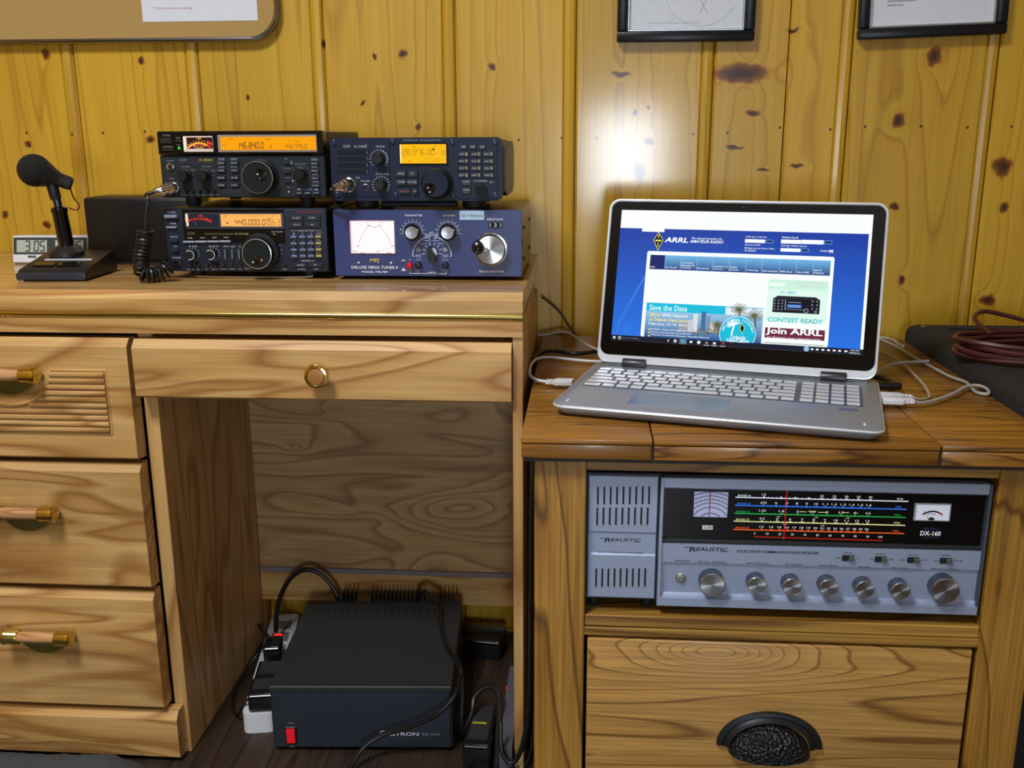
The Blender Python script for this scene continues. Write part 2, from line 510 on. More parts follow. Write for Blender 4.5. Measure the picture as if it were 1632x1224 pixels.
def thing(name, label, cat, loc=(0, 0, 0), rz=0, group=None):
    o = bpy.data.objects.new(name, None)
    o.empty_display_size = .05
    COL.objects.link(o)
    o.location = loc
    o.rotation_euler = (0, 0, rz)
    return tag(o, label, cat, group)
def tag(o, label, cat, group=None):
    o['label'] = label; o['category'] = cat
    if group: o['group'] = group
    return o
def struct(name, mb, mats, label=None):
    o = part(name, mb, mats)
    o['kind'] = 'structure'
    if label: o['label'] = label
    return o

class Face:
    """a flat front measured in its own units by its four corners: maps to (x, z) metres on the face, x centred"""
    def __init__(s, tl, tr, br, bl, w, h):
        src = [tl, tr, br, bl]; dst = [(-w/2, h), (w/2, h), (w/2, 0), (-w/2, 0)]
        A, B = [], []
        for (x, y), (u, v) in zip(src, dst):
            A.append([x, y, 1, 0, 0, 0, -u*x, -u*y]); B.append(u)
            A.append([0, 0, 0, x, y, 1, -v*x, -v*y]); B.append(v)
        s.H = np.append(np.linalg.solve(np.array(A, float), np.array(B, float)), 1).reshape(3, 3)
        s.w, s.h = w, h
        s.k = w/(tr[0]-tl[0])
    def p(s, x, y):
        q = s.H @ np.array([x, y, 1.])
        return (q[0]/q[2], q[1]/q[2])
    def r(s, x0, y0, x1, y1):
        a, b = s.p(x0, y0), s.p(x1, y1)
        return a[0], b[1], b[0], a[1]           # x0, z0, x1, z1
    def rect(s, mb, x0, y0, x1, y1, d, mat=0):
        a = s.r(x0, y0, x1, y1); mb.rect(a[0], a[1], a[2], a[3], d, mat)
    def box(s, mb, x0, y0, x1, y1, d0, d1, mat=0, bev=0, seg=1):
        a = s.r(x0, y0, x1, y1); mb.box(a[0], a[2], -d1, -d0, a[1], a[3], mat, bev, seg)
    def text(s, mb, string, x0, x1, yc, hp, d=.0004, mat=0, shear=0, bold=0.0):
        a = s.p(x0, yc); b = s.p(x1, yc)
        mb.text(string, a[0], b[0], (a[1]+b[1])/2, hp*s.k, d, mat, shear, bold)
    def seg(s, mb, string, x0, y0, x1, y1, d, mat=0, **k):
        a = s.r(x0, y0, x1, y1); seg7(mb, string, a[0], a[2], a[1], a[3], d, mat, **k)
    def line(s, mb, x0, y0, x1, y1, wp, d, mat=0):
        mb.line(s.p(x0, y0), s.p(x1, y1), wp*s.k, d, mat)

_BT = {}
def button(root, F, x0, y0, x1, y1, d, mat, name='button', bev=.0006, base=.0):
    a = F.r(x0, y0, x1, y1)
    w, h = round(a[2]-a[0], 4), round(a[3]-a[1], 4)
    k = (w, h, d, mat.name, bev)
    if k not in _BT:
        _BT[k] = mesh_of(name, MB().box(-w/2, w/2, -d, .001, -h/2, h/2, 0, min(bev, w*.3, h*.3)), [mat])
    return part(name, _BT[k], None, root, ((a[0]+a[2])/2, -base, (a[1]+a[3])/2))

def knob(root, F, cx, cy, rp, depth, mats, name='knob', skirt=0, ribs=0, cap=.82, top=None):
    """turned knob on a face: optional skirt, ribbed body, separate cap"""
    c = F.p(cx, cy); r = rp*F.k
    mb = MB()
    pr = [(r, 0)]
    if skirt: pr = [(r, 0), (r, depth*.18), (r*.84, depth*.26)]; r *= .84
    pr += [(r, depth*.30), (r*.97, depth*.92), (r*.9, depth)]
    mb.lathe(pr, ribs=ribs, ribd=r*.05)
    o = part(name, mb, mats[0], root, (c[0], 0, c[1]))
    if top:
        part('knob_cap', MB().lathe([(r*cap, depth-.001), (r*cap, depth+.0004), (r*cap*.94, depth+.0008)]), top, o)
    return o

# ------------------------------------------------------------------ the room
XL, XR, YF, YB, ZC = -2.0, 1.9, -2.4, 1.70, 2.40
struct('floor', MB().box(XL, XR, YF, YB+.1, -.05, 0), M_FLOOR)
struct('ceiling', MB().box(XL, XR, YF, YB+.1, ZC, ZC+.05), plain('ceiling_paint', (226, 226, 220), .8))
struct('wall_left', MB().box(XL-.05, XL, YF, YB, 0, ZC), M_PINE2)
struct('wall_right', MB().box(XR, XR+.05, YF, YB, 0, ZC), M_PINE2)
struct('wall_front', MB().box(XL, XR, YF-.05, YF, 0, ZC), plain('wall_paint', (186, 176, 150), .7))
wall = struct('wall_back', MB().box(XL, XR, YB+.006, YB+.1, 0, ZC), DARKGAP)
seams = [-1.995, -1.772, -1.551, -1.330, -1.108, -.887, -.666, -.445, -.221, -.018, .210, .330, .433, .665, .888, 1.11, 1.332, 1.554, 1.776, 1.895]
for i in range(len(seams)-1):
    a, b = seams[i], seams[i+1]
    y = YB
    pr = [(a+.0005, y+.006), (a+.0005, y+.004), (a+.004, y)]
    if abs(b-.330) > .01:
        pr += [(b-.0225, y), (b-.0205, y+.0035), (b-.018, y-.0005), (b-.011, y-.0018), (b-.004, y), (b-.0008, y+.0045)]
    else: pr += [(b-.002, y), (b-.0008, y+.004)]
    pr += [(b-.0008, y+.006)]
    part('plank', MB().prism(pr, 0, ZC, 'z'), M_PINE, wall, angle=14)

win = MB()
for x0, x1, z0, z1 in ((-.01, .47, .53, .57), (-.01, .47, 1.07, 1.11), (-.01, .03, .57, 1.07), (.43, .47, .57, 1.07)): win.box(x0, x1, YF, YF+.03, z0, z1, 0, .004)
struct('window_1', win, plain('window_frame_white', (220, 222, 220), .5))

# ------------------------------------------------------------------ desk
desk = thing('desk', 'light woodgrain pedestal desk with brass-trimmed top, carrying the radios', 'desk', (-.6, 1.45, 0))
def dpart(name, mb, mats, parent=desk, **k): return part(name, mb, mats, parent, world=True, **k)
YD = 1.268
DXR = -.0805
dpart('desktop', MB().prism([(YD, .703), (YD, .722), (YD+.010, .733), (1.692, .733), (1.692, .703)], -1.16, DXR, 'x'), M_DESKT, label='glossy woodgrain top with a bevelled front edge')
dpart('top_rail', MB().prism([(YD, .674), (YD, .699), (YD+.3, .699), (YD+.3, .674)], -1.16, DXR, 'x'), M_DESKX2)
dpart('brass_strip', MB().tube([(-1.16, YD+.002, .7005), (DXR, YD+.002, .7005)], .0052, 12, sub=1), BRASS, label='thin polished brass strip')
dpart('side_panel', MB().box(-.0945, DXR, YD+.004, 1.69, 0, .674, 0, .0008), M_DESKZ)
dpart('side_panel', MB().box(-.624, -.604, YD+.022, 1.69, 0, .674, 0, .0008), M_DESKZ)
dpart('side_panel', MB().box(-1.16, -1.142, YD+.014, 1.69, 0, .674, 0, .0008), M_DESKZ)
dpart('back_panel', MB().box(-.604, -.0945, 1.655, 1.668, .147, .674), M_DESKB)
dpart('back_rail', MB().box(-.604, -.0945, 1.652, 1.668, .080, .138), M_DESKX2)
dpart('edge_strip', MB().box(-.604, -.0945, 1.650, 1.668, .138, .147), plain('grey_edge_band', (128, 116, 118), .5), label='pale grey edging strip')
dpart('drawer_support', MB().box(-1.142, -.624, 1.30, 1.31, 0, .674), DARKGAP)

def drawer_front(x0, x1, z0, z1, mat):
    return MB().prism([(YD-.004, z0+.003), (YD-.007, z0+.006), (YD-.007, z1-.011), (YD+.003, z1), (YD+.021, z1), (YD+.021, z0)], x0, x1, 'x')
cd = dpart('drawer', drawer_front(-.6205, -.0955, .5805, .6655, M_DESKX2), M_DESKX2, label='wide shallow drawer over the kneehole')
kn = part('knob', MB().lathe([(.009, 0), (.007, .008), (.0125, .012), (.0160, .0155), (.0168, .0185), (.0155, .0215), (.0128, .0222), (.0112, .0205)]), BRASS, cd, (-.358, YD-.007, .6225))
part('knob_inlay', MB().lathe([(.0113, .0195), (.0108, .0212), (.006, .0222), (0.0001, .0224)]), plain('knob_inlay_wood', (166, 116, 58), .35, coat=.3), cd, (-.358, YD-.007, .6225), label='round wooden inlay')

def pull(dr, xc, zc):
    y = YD-.007
    # half-oval brass plate below the bar, dished outwards
    v, f = [], []
    n, mrows = 24, 6
    for j in range(mrows+1):
        t = j/mrows
        for i in range(n+1):
            q = math.pi*i/n
            r = 1-t
            v.append((xc+.041*r*math.cos(q), y-.001-.005*math.sin(math.pi/2*min(1, 1.6*t)), zc+.002-.036*r*math.sin(q)))
    for j in range(mrows):
        for i in range(n):
            a = j*(n+1)+i
            f.append((a, a+1, a+n+2, a+n+1))
    mb = MB().add(v, f)
    mb.tube([(xc+.041*math.cos(math.pi*i/n), y-.001, zc+.002-.036*math.sin(math.pi*i/n)) for i in range(n+1)], .0014, 6, sub=1)
    part('pull_plate', mb, BRASSD, dr)
    for sx in (-1, 1):
        m2 = MB().lathe([(.0105, -.0125), (.0114, -.011), (.0114, .004), (.0124, .006), (.0124, .0105), (.0090, .0125)], (xc+sx*.041, y-.017, zc), (sx, 0, 0), 24, cap0=True)
        m2.lathe([(.005, -.002), (.005, .016)], (xc+sx*.041, y-.014, zc), (0, 1, 0), 14)
        part('pull_ferrule', m2, BRASS, dr)
    part('pull_grip', MB().lathe([(.0078, 0), (.0084, .03), (.0078, .0665)], (xc-.0333, y-.017, zc), (1, 0, 0), 20), M_GRIP, dr)
zs = [(.4895, .6665), (.2905, .4835), (.0905, .2845), (.004, .0845)]
lab = ['top drawer of the stack with a ribbed louvre panel', 'second drawer down with wavy grain', 'third drawer down', 'bottom drawer of the stack']
for i, (z0, z1) in enumerate(zs):
    x1 = -.6275 if i < 3 else -.610
    dr = dpart('drawer', drawer_front(-1.14, x1, z0, z1, M_DESKX2), M_DESKX2 if i % 2 else M_DESKX, label=lab[i])
    if i < 3:
        pull(dr, -.802, (.6185, .4135, .2165)[i])
    if i == 0:
        # louvre: nine ribs framed by an arch that swings round the pull
        y = YD-.007
        zt, zb = .6205, .5315
        cx, cz, rx, rz = -.802, .6205, .060, .050
        n = 10
        hgt = (zt-zb)/n
        for k in range(n):
            za, zb2 = zt-hgt*k-.0008, zt-hgt*(k+1)+.0008
            zm = (za+zb2)/2
            d = 1-((min(za, cz)-cz)/rz)**2
            xl = cx+rx*math.sqrt(d) if za > cz-rz else -.955
            for side in ((xl, -.6625),) if za > cz-rz else ((-.9415, -.6625),):
                pr = [(y+.001, za), (y-.0030, za-.0002), (y-.0044, za-.0016), (y-.0048, zm-.001), (y-.0036, zb2+.0004), (y-.002, zb2), (y+.001, zb2)]
                part('slat', MB().prism(pr, side[0], side[1], 'x'), M_DESKX2, dr)
        rim = [(-.6605, y, zb-.0015), (-.6605, y, zt+.0015), (cx+rx+.002, y, zt+.0015)]
        part('louvre_rim', MB().tube(rim, .0016, 6, sub=1).tube([(-.6605, y, zb-.0015), (-.95, y, zb-.0015)], .0016, 6, sub=1), M_DESKX, dr)
        arc = [(cx+rx*math.cos(R(-t)), y-.001, cz+rz*math.sin(R(-t))) for t in range(0, 181, 12)]
        part('louvre_arch', MB().tube(arc, .0042, 8, sub=2, flat=.8), M_DESKX, dr)

# ------------------------------------------------------------------ oak cabinet
cab = thing('cabinet', 'oak end cabinet with plank top, open shelf and one drawer, beside the desk', 'cabinet', (.235, 1.36, 0))
def cpart(name, mb, mats, parent=cab, **k): return part(name, mb, mats, parent, world=True, **k)
YC = 1.08
for (x0, x1, m) in ((-.070, .0808, M_TOPX), (.0826, .4008, M_TOPX), (.4026, .541, M_TOPX)):
    cpart('top_board', MB().box(x0, x1, 1.062, 1.66, .5918, .598, 0, .0012, 2), m)
    cpart('edge_board', MB().box(x0+.0008, x1-.0008, 1.0632, 1.11, .5735, .5910, 0, .0012, 2), M_TOPX)
cpart('top_core', MB().box(-.066, .537, 1.066, 1.655, .569, .5915), plain('dark_oak_core', (40, 26, 12), .6))
cpart('post', MB().box(-.055, .0065, YC, 1.142, 0, .570, 0, .0015), M_OAKZ)
cpart('post', MB().box(.4765, .5365, YC, 1.142, 0, .570, 0, .0015), M_OAKZ)
cpart('post', MB().box(-.055, .0065, 1.59, 1.65, 0, .570, 0, .0015), M_OAKZ)
cpart('post', MB().box(.4765, .5365, 1.59, 1.65, 0, .570, 0, .0015), M_OAKZ)
cpart('top_rail', MB().box(.0065, .4765, YC+.002, YC+.022, .5535, .570, 0, .0008), M_OAKX)
cpart('shelf', MB().box(.0065, .4765, YC+.003, 1.62, .351, .366, 0, .0012), M_OAKX)
cpart('shelf_rail', MB().box(.0065, .4765, YC+.001, YC+.02, .3395, .3505, 0, .0008), M_OAKX)
cpart('side_panel', MB().box(-.045, -.030, 1.142, 1.59, .03, .569), M_OAKZ)
cpart('side_panel', MB().box(.512, .527, 1.142, 1.59, .03, .569), M_OAKZ)
cpart('inner_side', MB().box(-.002, .0065, 1.142, 1.62, .366, .569), M_OAKX)
cpart('inner_side', MB().box(.4765, .485, 1.142, 1.62, .366, .569), M_OAKX)
cpart('back_panel', MB().box(-.02, .50, 1.62, 1.632, .03, .569), M_OAKX)
cpart('drawer_box', MB().box(.012, .471, YC+.03, 1.56, .04, .330), DARKGAP)
cdr = cpart('drawer', MB().box(.0105, .4715, YC+.002, YC+.022, .030, .3355, 0, .0022, 2), M_OAKF, label='oak drawer front with a swirling knot figure')
def cup_pull(dr, xc, zb):
    y = YC+.002
    W2, H, n = .065, .060, 28
    v, f = [], []
    prof = [(1.0, .0), (1.0, .003), (.985, .0045), (.90, .0055), (.87, .0045), (.80, .0085), (.765, .0095), (.75, .0080)]
    for (s, d) in prof:
        for i in range(n+1):
            q = math.pi*i/n
            v.append((xc+W2*s*math.cos(q), y-d, zb+.012+(H-.012)*s*math.sin(q)))
    for j in range(len(prof)-1):
        for i in range(n):
            a = j*(n+1)+i
            f.append((a, a+n+1, a+n+2, a+1))
    iron = plain('dark_iron', (48, 52, 56), .42, .7, bump=.1)
    part('pull_flange', MB().add(v, f), iron, dr)
    # hammered quarter-dome bowl, open underneath
    v, f = [], []
    m = 12
    for j in range(m+1):
        ph = math.pi/2*j/m
        for i in range(n+1):
            q = math.pi*i/n
            v.append((xc+.050*math.cos(q), y-.004-.027*math.sin(q)*math.sin(ph), zb+.004+.040*math.sin(q)*math.cos(ph)))
    for j in range(m):
        for i in range(n):
            a = j*(n+1)+i
            f.append((a, a+n+1, a+n+2, a+1))
    me, nt, b = newmat('hammered_iron')
    b.inputs['Base Color'].default_value = lin((46, 48, 52)); b.inputs['Metallic'].default_value = .7; b.inputs['Roughness'].default_value = .35
    vo = nt.nodes.new('ShaderNodeTexVoronoi'); vo.inputs['Scale'].default_value = 230
    tc = nt.nodes.new('ShaderNodeTexCoord'); nt.links.new(tc.outputs['Object'], vo.inputs['Vector'])
    bp = nt.nodes.new('ShaderNodeBump'); bp.inputs['Strength'].default_value = 1; bp.inputs['Distance'].default_value = .003; bp.invert = True
    nt.links.new(vo.outputs['Distance'], bp.inputs['Height']); nt.links.new(bp.outputs['Normal'], b.inputs['Normal'])
    part('pull_cup', MB().add(v, f), me, dr, label='hammered dark iron cup')
cup_pull(cdr, .239, .183)

# ------------------------------------------------------------------ black box standing beyond the cabinet
spk = thing('speaker_cabinet', 'black carpet-covered speaker box standing right of the oak cabinet', 'speaker', (.78, 1.4, 0))
carpet = plain('speaker_carpet', (30, 31, 34), .85, vary=.5, vscale=700, bump=.6, bscale=900)
part('box', MB().box(.5445, 1.0, 1.13, 1.668, 0, .624, 0, .016, 3), carpet, spk, world=True)
part('top_slot', MB().box(.60, .70, 1.612, 1.618, .6235, .6262, 0, .0008), plain('slot_plastic', (24, 24, 27), .4), spk, world=True)
part('corner_screw', MB().lathe([(.004, 0), (.004, .002), (.002, .003)], (.565, 1.63, .6235), (0, 0, 1), 12), CHROME, spk, world=True)
coil = MB()
cxy = (.655, 1.40)
for k in range(7):
    rx, ry = .118-.006*(k % 3), .075-.004*(k % 4)
    ph = .5*k
    coil.tube([(cxy[0]+.004*math.sin(2*k)+rx*math.cos(2*math.pi*i/16+ph), cxy[1]+.006*math.cos(3*k)+ry*math.sin(2*math.pi*i/16+ph), .632+.0062*(k//2)+.0015*math.sin(i*1.3+k)) for i in range(16)], .0036, 7, sub=3, close=True)
coil.tube([(.60, 1.45, .648), (.595, 1.50, .662), (.62, 1.535, .668), (.66, 1.545, .660), (.72, 1.53, .645), (.78, 1.47, .631), (.80, 1.42, .630)], .0036, 7)
tag(part('coiled_cable', coil, MAROON), 'coil of maroon coaxial cable lying on the black speaker box', 'cable')

# ------------------------------------------------------------------ wall things
cb = thing('cork_board', 'cork notice board with a rounded dark metal rim, top left of wall', 'notice board', (-.95, 1.695, 1.09))
def rrect(x0, x1, z0, z1, r, n=6):
    P = []
    for cx, cz, a in ((x1-r, z0+r, -90), (x1-r, z1-r, 0), (x0+r, z1-r, 90), (x0+r, z0+r, 180)):
        for i in range(n+1):
            q = R(a+90*i/n); P.append((cx+r*math.cos(q), cz+r*math.sin(q)))
    return P
cork = plain('cork', (172, 142, 84), .9, vary=.22, vscale=420, bump=.3, bscale=600)
part('cork_sheet', MB().prism(rrect(-1.38, -.521, 1.099, 1.70, .045), 1.681, 1.6955, 'y'), cork, cb, world=True)
part('rim', MB().tube([(x, 1.6845, z) for x, z in rrect(-1.383, -.518, 1.0965, 1.703, .047, 8)], .0048, 10, sub=1, close=True), plain('gunmetal', (150, 150, 160), .2, 1), cb, world=True)
pp = MB().box(-.747, -.549, 1.6803, 1.6808, 1.1245, 1.385)
sheet = thing('notice_sheet', 'white printed sheet pinned to the cork board', 'paper', (-.648, 1.683, 1.1245))
part('page', pp, PAPER, sheet, world=True)
t = MB(); t.text('* From Antenna Loading', -.727, -.660, 1.1455, .0055, -1.68, 0)
for k, z in enumerate((1.17, 1.19, 1.21, 1.23, 1.25)): t.rect(-.727, z, -.60-.02*(k % 3), z+.002, -1.68, 0)
part('lettering', t, plain('pink_ink', (196, 128, 138), .7), sheet, world=True, kind='stuff')

def picture(xc, w, z0, tilt, label, which):
    h = .29
    t = thing('picture_frame', label, 'picture frame', (xc, 1.6965, z0))
    t.rotation_euler = (0, tilt, 0)
    blk = plain('black_frame_wood', (18, 20, 26), .35, spec=.3)
    b = .0165
    prof = lambda: None
    for (x0, x1, zz0, zz1) in ((-w/2, w/2, 0, b), (-w/2, w/2, h-b, h), (-w/2, -w/2+b, b, h-b), (w/2-b, w/2, b, h-b)):
        part('frame_rail', MB().box(x0, x1, -.018, -.001, zz0, zz1, 0, .003, 2), blk, t)
    lb = .0035
    m = MB()
    for (x0, x1, zz0, zz1) in ((-w/2+b, w/2-b, b, b+lb), (-w/2+b, w/2-b, h-b-lb, h-b), (-w/2+b, -w/2+b+lb, b+lb, h-b-lb), (w/2-b-lb, w/2-b, b+lb, h-b-lb)):
        m.box(x0, x1, -.011, -.004, zz0, zz1, 0, .001)
    part('silver_liner', m, STEEL, t)
    part('certificate', MB().box(-w/2+b, w/2-b, -.006, -.003, b, h-b), PAPER, t)
    m = MB()
    if which == 0:
        for i in range(34): m.rect(-w/2+.050+.0024*i, b+.0125, -w/2+.052+.0024*i-.0006*(i % 3), b+.0142, .0062, 0)
        m.ring((.025, .085), .0605, .0612, .0062, 180, 330, 40)
        m.line((.02, .07), (.035, .043), .0012, .0062); m.line((.035, .07), (.022, .045), .0012, .0062)
    else:
        for j, n in enumerate((11, 16, 9)):
            for i in range(n): m.rect(-w/2+.045+.0028*i, .062-.0062*j, -w/2+.0472+.0028*i-.0005*(i % 2), .0645-.0062*j, .0062, 0)
    part('lettering', m, DIMPR if which else plain('pale_ink', (176, 184, 194), .8), t, kind='stuff')
picture(.1595, .2215, 1.0835, 0, 'black framed certificate hanging above the laptop', 0)
picture(.5500, .2300, 1.0865, R(-1.6), 'black framed letter hung slightly crooked at far right', 1)

# ------------------------------------------------------------------ radios on the desk
def feet(root, w, dep, h, mat=RUBBER, r=.011, inset=.025):
    for sx in (-1, 1):
        for y in (inset, dep-inset):
            part('foot', MB().lathe([(r*.85, 0), (r, h*.3), (r, h+.001)], axis=(0, 0, 1), seg=18, cap0=True), mat, root, (sx*(w/2-inset-.01), y, -h))

def plug(root_label, group, x, y, z, path, name, cat, r=.0105, wire=.0032, extra=None):
    pass

# --- upper left: dual band transceiver
w, h, dep = .241, .093, .225
r8 = thing('transceiver', 'charcoal transceiver with long amber display reading 146.840.0, upper left of radios', 'radio', (-.4892, 1.384, .851), 0, 'amateur radios stacked on the desk')
F = Face((62, 75), (1500, 75), (1525, 655), (100, 640), w, h)
part('case', MB().box(-w/2+.002, w/2-.002, .012, dep, .001, h-.001, 0, .002), CASEB, r8)
part('front_panel', MB().box(-w/2, w/2, .0005, .014, 0, h*.640, 0, .0015), P820, r8)
zz = F.p(700, 280)[1]
part('display_panel', MB().box(-w/2, w/2, -.0035, .014, zz, h, 0, .002), BLACKG, r8, label='glossy black upper band')
dsp = .0035
m = MB(); F.box(m, 290, 118, 552, 252, -.001, dsp+.0008, 0, .0005)
mt = part('meter', m, plain('meter_bezel_white', (226, 214, 206), .5), r8)
m = MB(); F.rect(m, 322, 128, 548, 224, dsp+.001)
part('meter_face', m, glow('meter_dark_face', (62, 30, 34), .5, (30, 12, 14)), mt)
m = MB(); F.rect(m, 293, 122, 318, 236, dsp+.0011); F.rect(m, 318, 119, 540, 126, dsp+.0011)
part('meter_lamp', m, glow('meter_lamp_glow', (255, 236, 214), 1), mt)
m = MB()
def arcs(F, m, cx, cy, r0, r1, a0, a1, d, mat=0, n=24):
    c = F.p(cx, cy); m.ring(c, r0*F.k, r1*F.k, d, a0, a1, n, mat)
arcs(F, m, 440, 330, 140, 156, 62, 133, dsp+.0014, 0)
arcs(F, m, 440, 330, 140, 156, 48, 62, dsp+.0014, 1); arcs(F, m, 440, 330, 165, 185, 50, 66, dsp+.0014, 1)
for i in range(9):
    q = R(125-8*i); F.line(m, 440+162*math.cos(q), 330-162*math.sin(q), 440+180*math.cos(q), 330-180*math.sin(q), 5, dsp+.0014, 0)
for i in range(10): F.rect(m, 375+13*i, 196, 384+13*i, 206, dsp+.0014, 0 if i % 2 else 1)
F.line(m, 385, 190, 405, 228, 4, dsp+.0016, 2); F.rect(m, 415, 133, 450, 141, dsp+.0014, 0); F.rect(m, 410, 214, 470, 220, dsp+.0014, 0)
part('meter_scale', m, [glow('meter_amber', (255, 176, 70), 1), glow('meter_red', (232, 60, 50), 1), glow('meter_needle', (230, 220, 215), 1)], mt, kind='stuff')
m = MB(); F.box(m, 585, 108, 1452, 258, -.001, dsp+.0006, 0, .0005)
ds = part('display', m, plain('display_surround', (150, 140, 132), .4), r8, label='long amber backlit display')
AMB = glow('amber_backlight', (255, 164, 8), 1.0)
m = MB(); F.rect(m, 612, 125, 1446, 240, dsp+.001); part('display_glass', m, AMB, ds)
m = MB(); d = dsp+.0014
F.seg(m, '146.840.0', 750, 174, 990, 224, d); F.seg(m, '2', 1038, 196, 1064, 222, d); F.seg(m, '442.475.0', 1172, 192, 1366, 226, d, th=.11)
F.text(m, 'FM', 690, 720, 146, 13, d); F.text(m, 'MEMO A', 1005, 1058, 146, 11, d); F.text(m, 'FM', 1262, 1290, 170, 11, d); F.text(m, 'T', 1205, 1213, 168, 10, d); F.text(m, 'SQL', 1390, 1415, 158, 8, d)
F.text(m, 'BUSY', 630, 665, 195, 10, d)
part('display_digits', m, LCDTXT, ds, kind='stuff')
button(r8, F, 98, 132, 196, 178, .0062, plain('dark_key', (34, 35, 38), .4), 'power_button')
button(r8, F, 118, 222, 208, 240, .005, plain('dark_key', (34, 35, 38), .4), 'transmit_switch')
c = F.p(258, 218); part('status_light', MB().lathe([(.0016, 0), (.0016, .0052), (.0008, .0058)], seg=12), LEDG, r8, (c[0], 0, c[1]))
m = MB(); F.box(m, 1497, 92, 1504, 268, 0, .0044)
part('chrome_edge', m, CHROME, r8)
DIAL = plain('dial_body', (24, 26, 28), .45, spec=.15)
def dial(root, F, cx, cy, rp, fx, fy, fr, depth, dx, dy, dr_, ringmat=None, ribs=36, face=KNOBG, facem=None):
    """tuning dial: ribbed skirt, raised disc with a finger dimple; face offsets in the photograph come from its height"""
    c = F.p(cx, cy); r = rp*F.k; rf = fr*F.k
    o = part('tuning_dial', MB().lathe([(r, 0), (r, depth*.28), (r*.93, depth*.34), (rf, depth*.38), (rf, depth*.95), (rf*.97, depth)], ribs=ribs, ribd=r*.03), DIAL, root, (c[0], 0, c[1]))
    part('dial_face', MB().lathe([(rf*.95, depth-.001), (rf*.95, depth+.0004), (rf*.90, depth+.0003), (rf*.5, depth+.0001), (.0001, depth)]), face, o)
    if ringmat: part('dial_ring', MB().lathe([(rf*1.0, depth-.0015), (rf*1.0, depth+.0006), (rf*.945, depth+.0009), (rf*.945, depth+.0002)], seg=48, cap1=False), ringmat, o)
    k = F.k
    part('finger_dimple', MB().lathe([(dr_*k, depth), (dr_*k, depth+.0016), (dr_*k*.85, depth+.002), (dr_*k*.55, depth+.0009), (.0001, depth+.0006)], ((dx)*k, 0, -dy*k)), BLACKG, o)
    return o
dial(r8, F, 952, 470, 152, 0, 0, 136, .017, 32, -28, 50, plain('thin_dial_ring', (92, 92, 84), .4), ribs=0)
for cx in (300, 465): knob(r8, F, cx, 455, 58, .015, [KNOBB], skirt=1, ribs=18, top=KNOBB)
knob(r8, F, 1300, 452, 64, .014, [KNOBB], skirt=1, ribs=18, top=KNOBG)
for cx in (300, 360, 420, 482, 546): knob(r8, F, cx, 590, 15, .006, [KNOBB], 'trimmer_knob')
KEY = plain('radio_key', (36, 42, 56), .4); KEY2 = plain('radio_key_pale', (96, 106, 128), .45)
for cx in (610, 725):
    for cy in (348, 412, 475, 538): button(r8, F, cx-38, cy-15, cx+38, cy+14, .003, KEY)
for cx, cy in ((1180, 352), (1180, 430), (1190, 510)): button(r8, F, cx-28, cy-12, cx+28, cy+10, .003, KEY)
for cx, cy in ((1425, 356), (1425, 422), (1430, 483), (1435, 547)): button(r8, F, cx-35, cy-14, cx+35, cy+14, .003, KEY)
for cx in (1288, 1362, 1438): button(r8, F, cx-30, 602, cx+30, 622, .003, KEY)
c = F.p(172, 377); part('phones_jack', MB().lathe([(.0056, 0), (.0056, .0015), (.0034, .002), (.0034, .0003)], seg=24), CHROME, r8, (c[0], 0, c[1]))
part('jack_hole', MB().lathe([(.0033, .0006), (.0033, .0012)], seg=16), BLKPR, r8, (c[0], 0, c[1]))
mj = F.p(200, 555)
part('microphone_socket', MB().lathe([(.0080, 0), (.0080, .004), (.0068, .0045), (.0068, .006)], seg=24), CHROME, r8, (mj[0], 0, mj[1]))
m = MB(); e = .0037
F.text(m, 'POWER', 120, 185, 110, 14, e+.0003, 1); F.text(m, 'TRANSMIT', 118, 208, 206, 13, e+.0003, 1)
F.text(m, 'SUB', 232, 266, 131, 13, e+.0003, 1); F.text(m, 'TX - RX', 225, 275, 156, 8, e+.0003, 1); F.text(m, 'RX', 242, 266, 192, 12, e+.0003, 1)
F.text(m, 'PHONES', 138, 203, 325, 13, mat=1); F.text(m, 'MIC', 165, 197, 478, 13, mat=1)
F.text(m, 'ICOM', 247, 308, 320, 20, mat=1); F.text(m, 'IC-820H', 420, 534, 321, 20, mat=2, bold=.02); F.text(m, 'DUAL BAND ALL MODE TRANSCEIVER', 248, 534, 342, 11, mat=3)
for cx in (300, 482): F.text(m, 'AF-SQL', cx-40, cx+42, 378, 14, mat=1)
F.text(m, 'MAIN', 345, 382, 406, 12, mat=1); F.text(m, 'SUB', 524, 552, 409, 12, mat=1)
for cx in (610, 718):
    for cy, s1 in ((316, 'MAIN' if cx < 700 else 'SUB'), (379, 'FM' if cx < 700 else 'SSB')):
        F.rect(m, cx-26, cy-9, cx+26, cy+9, .0003, 4); F.text(m, s1, cx-18, cx+18, cy, 11, .0006, 5)
for cx, s4 in ((610, ('CHECK', 'TONE', 'M/S', 'MODE')), (725, ('FM/CW', 'TSQ/LW', 'SUB', 'LOCK'))):
    for cy, s1 in zip((348, 412, 475, 538), s4): F.text(m, s1, cx-27, cx+27, cy, 12, .0034, 0)
F.text(m, '144/430MHz ALL MODE', 590, 772, 582, 8, mat=3); F.text(m, 'DUPLEX TRANSCEIVER', 615, 778, 600, 8, mat=3)
for cx, s1 in ((300, 'TX'), (362, 'RF'), (428, 'MIC GAIN'), (492, 'TONE'), (552, 'RF POWER')): F.text(m, s1, cx-9-3*len(s1), cx+9+3*len(s1), 620, 10, mat=1)
F.text(m, 'RIT', 1160, 1186, 318, 12, mat=1); F.text(m, 'VFO/MEMO', 1143, 1214, 398, 11, mat=1); F.text(m, 'SCAN', 1162, 1206, 478, 11, mat=1); F.text(m, 'NB', 1178, 1202, 560, 11, mat=1)
F.text(m, 'RIT-M-SHIFT', 1248, 1355, 362, 12, mat=1)
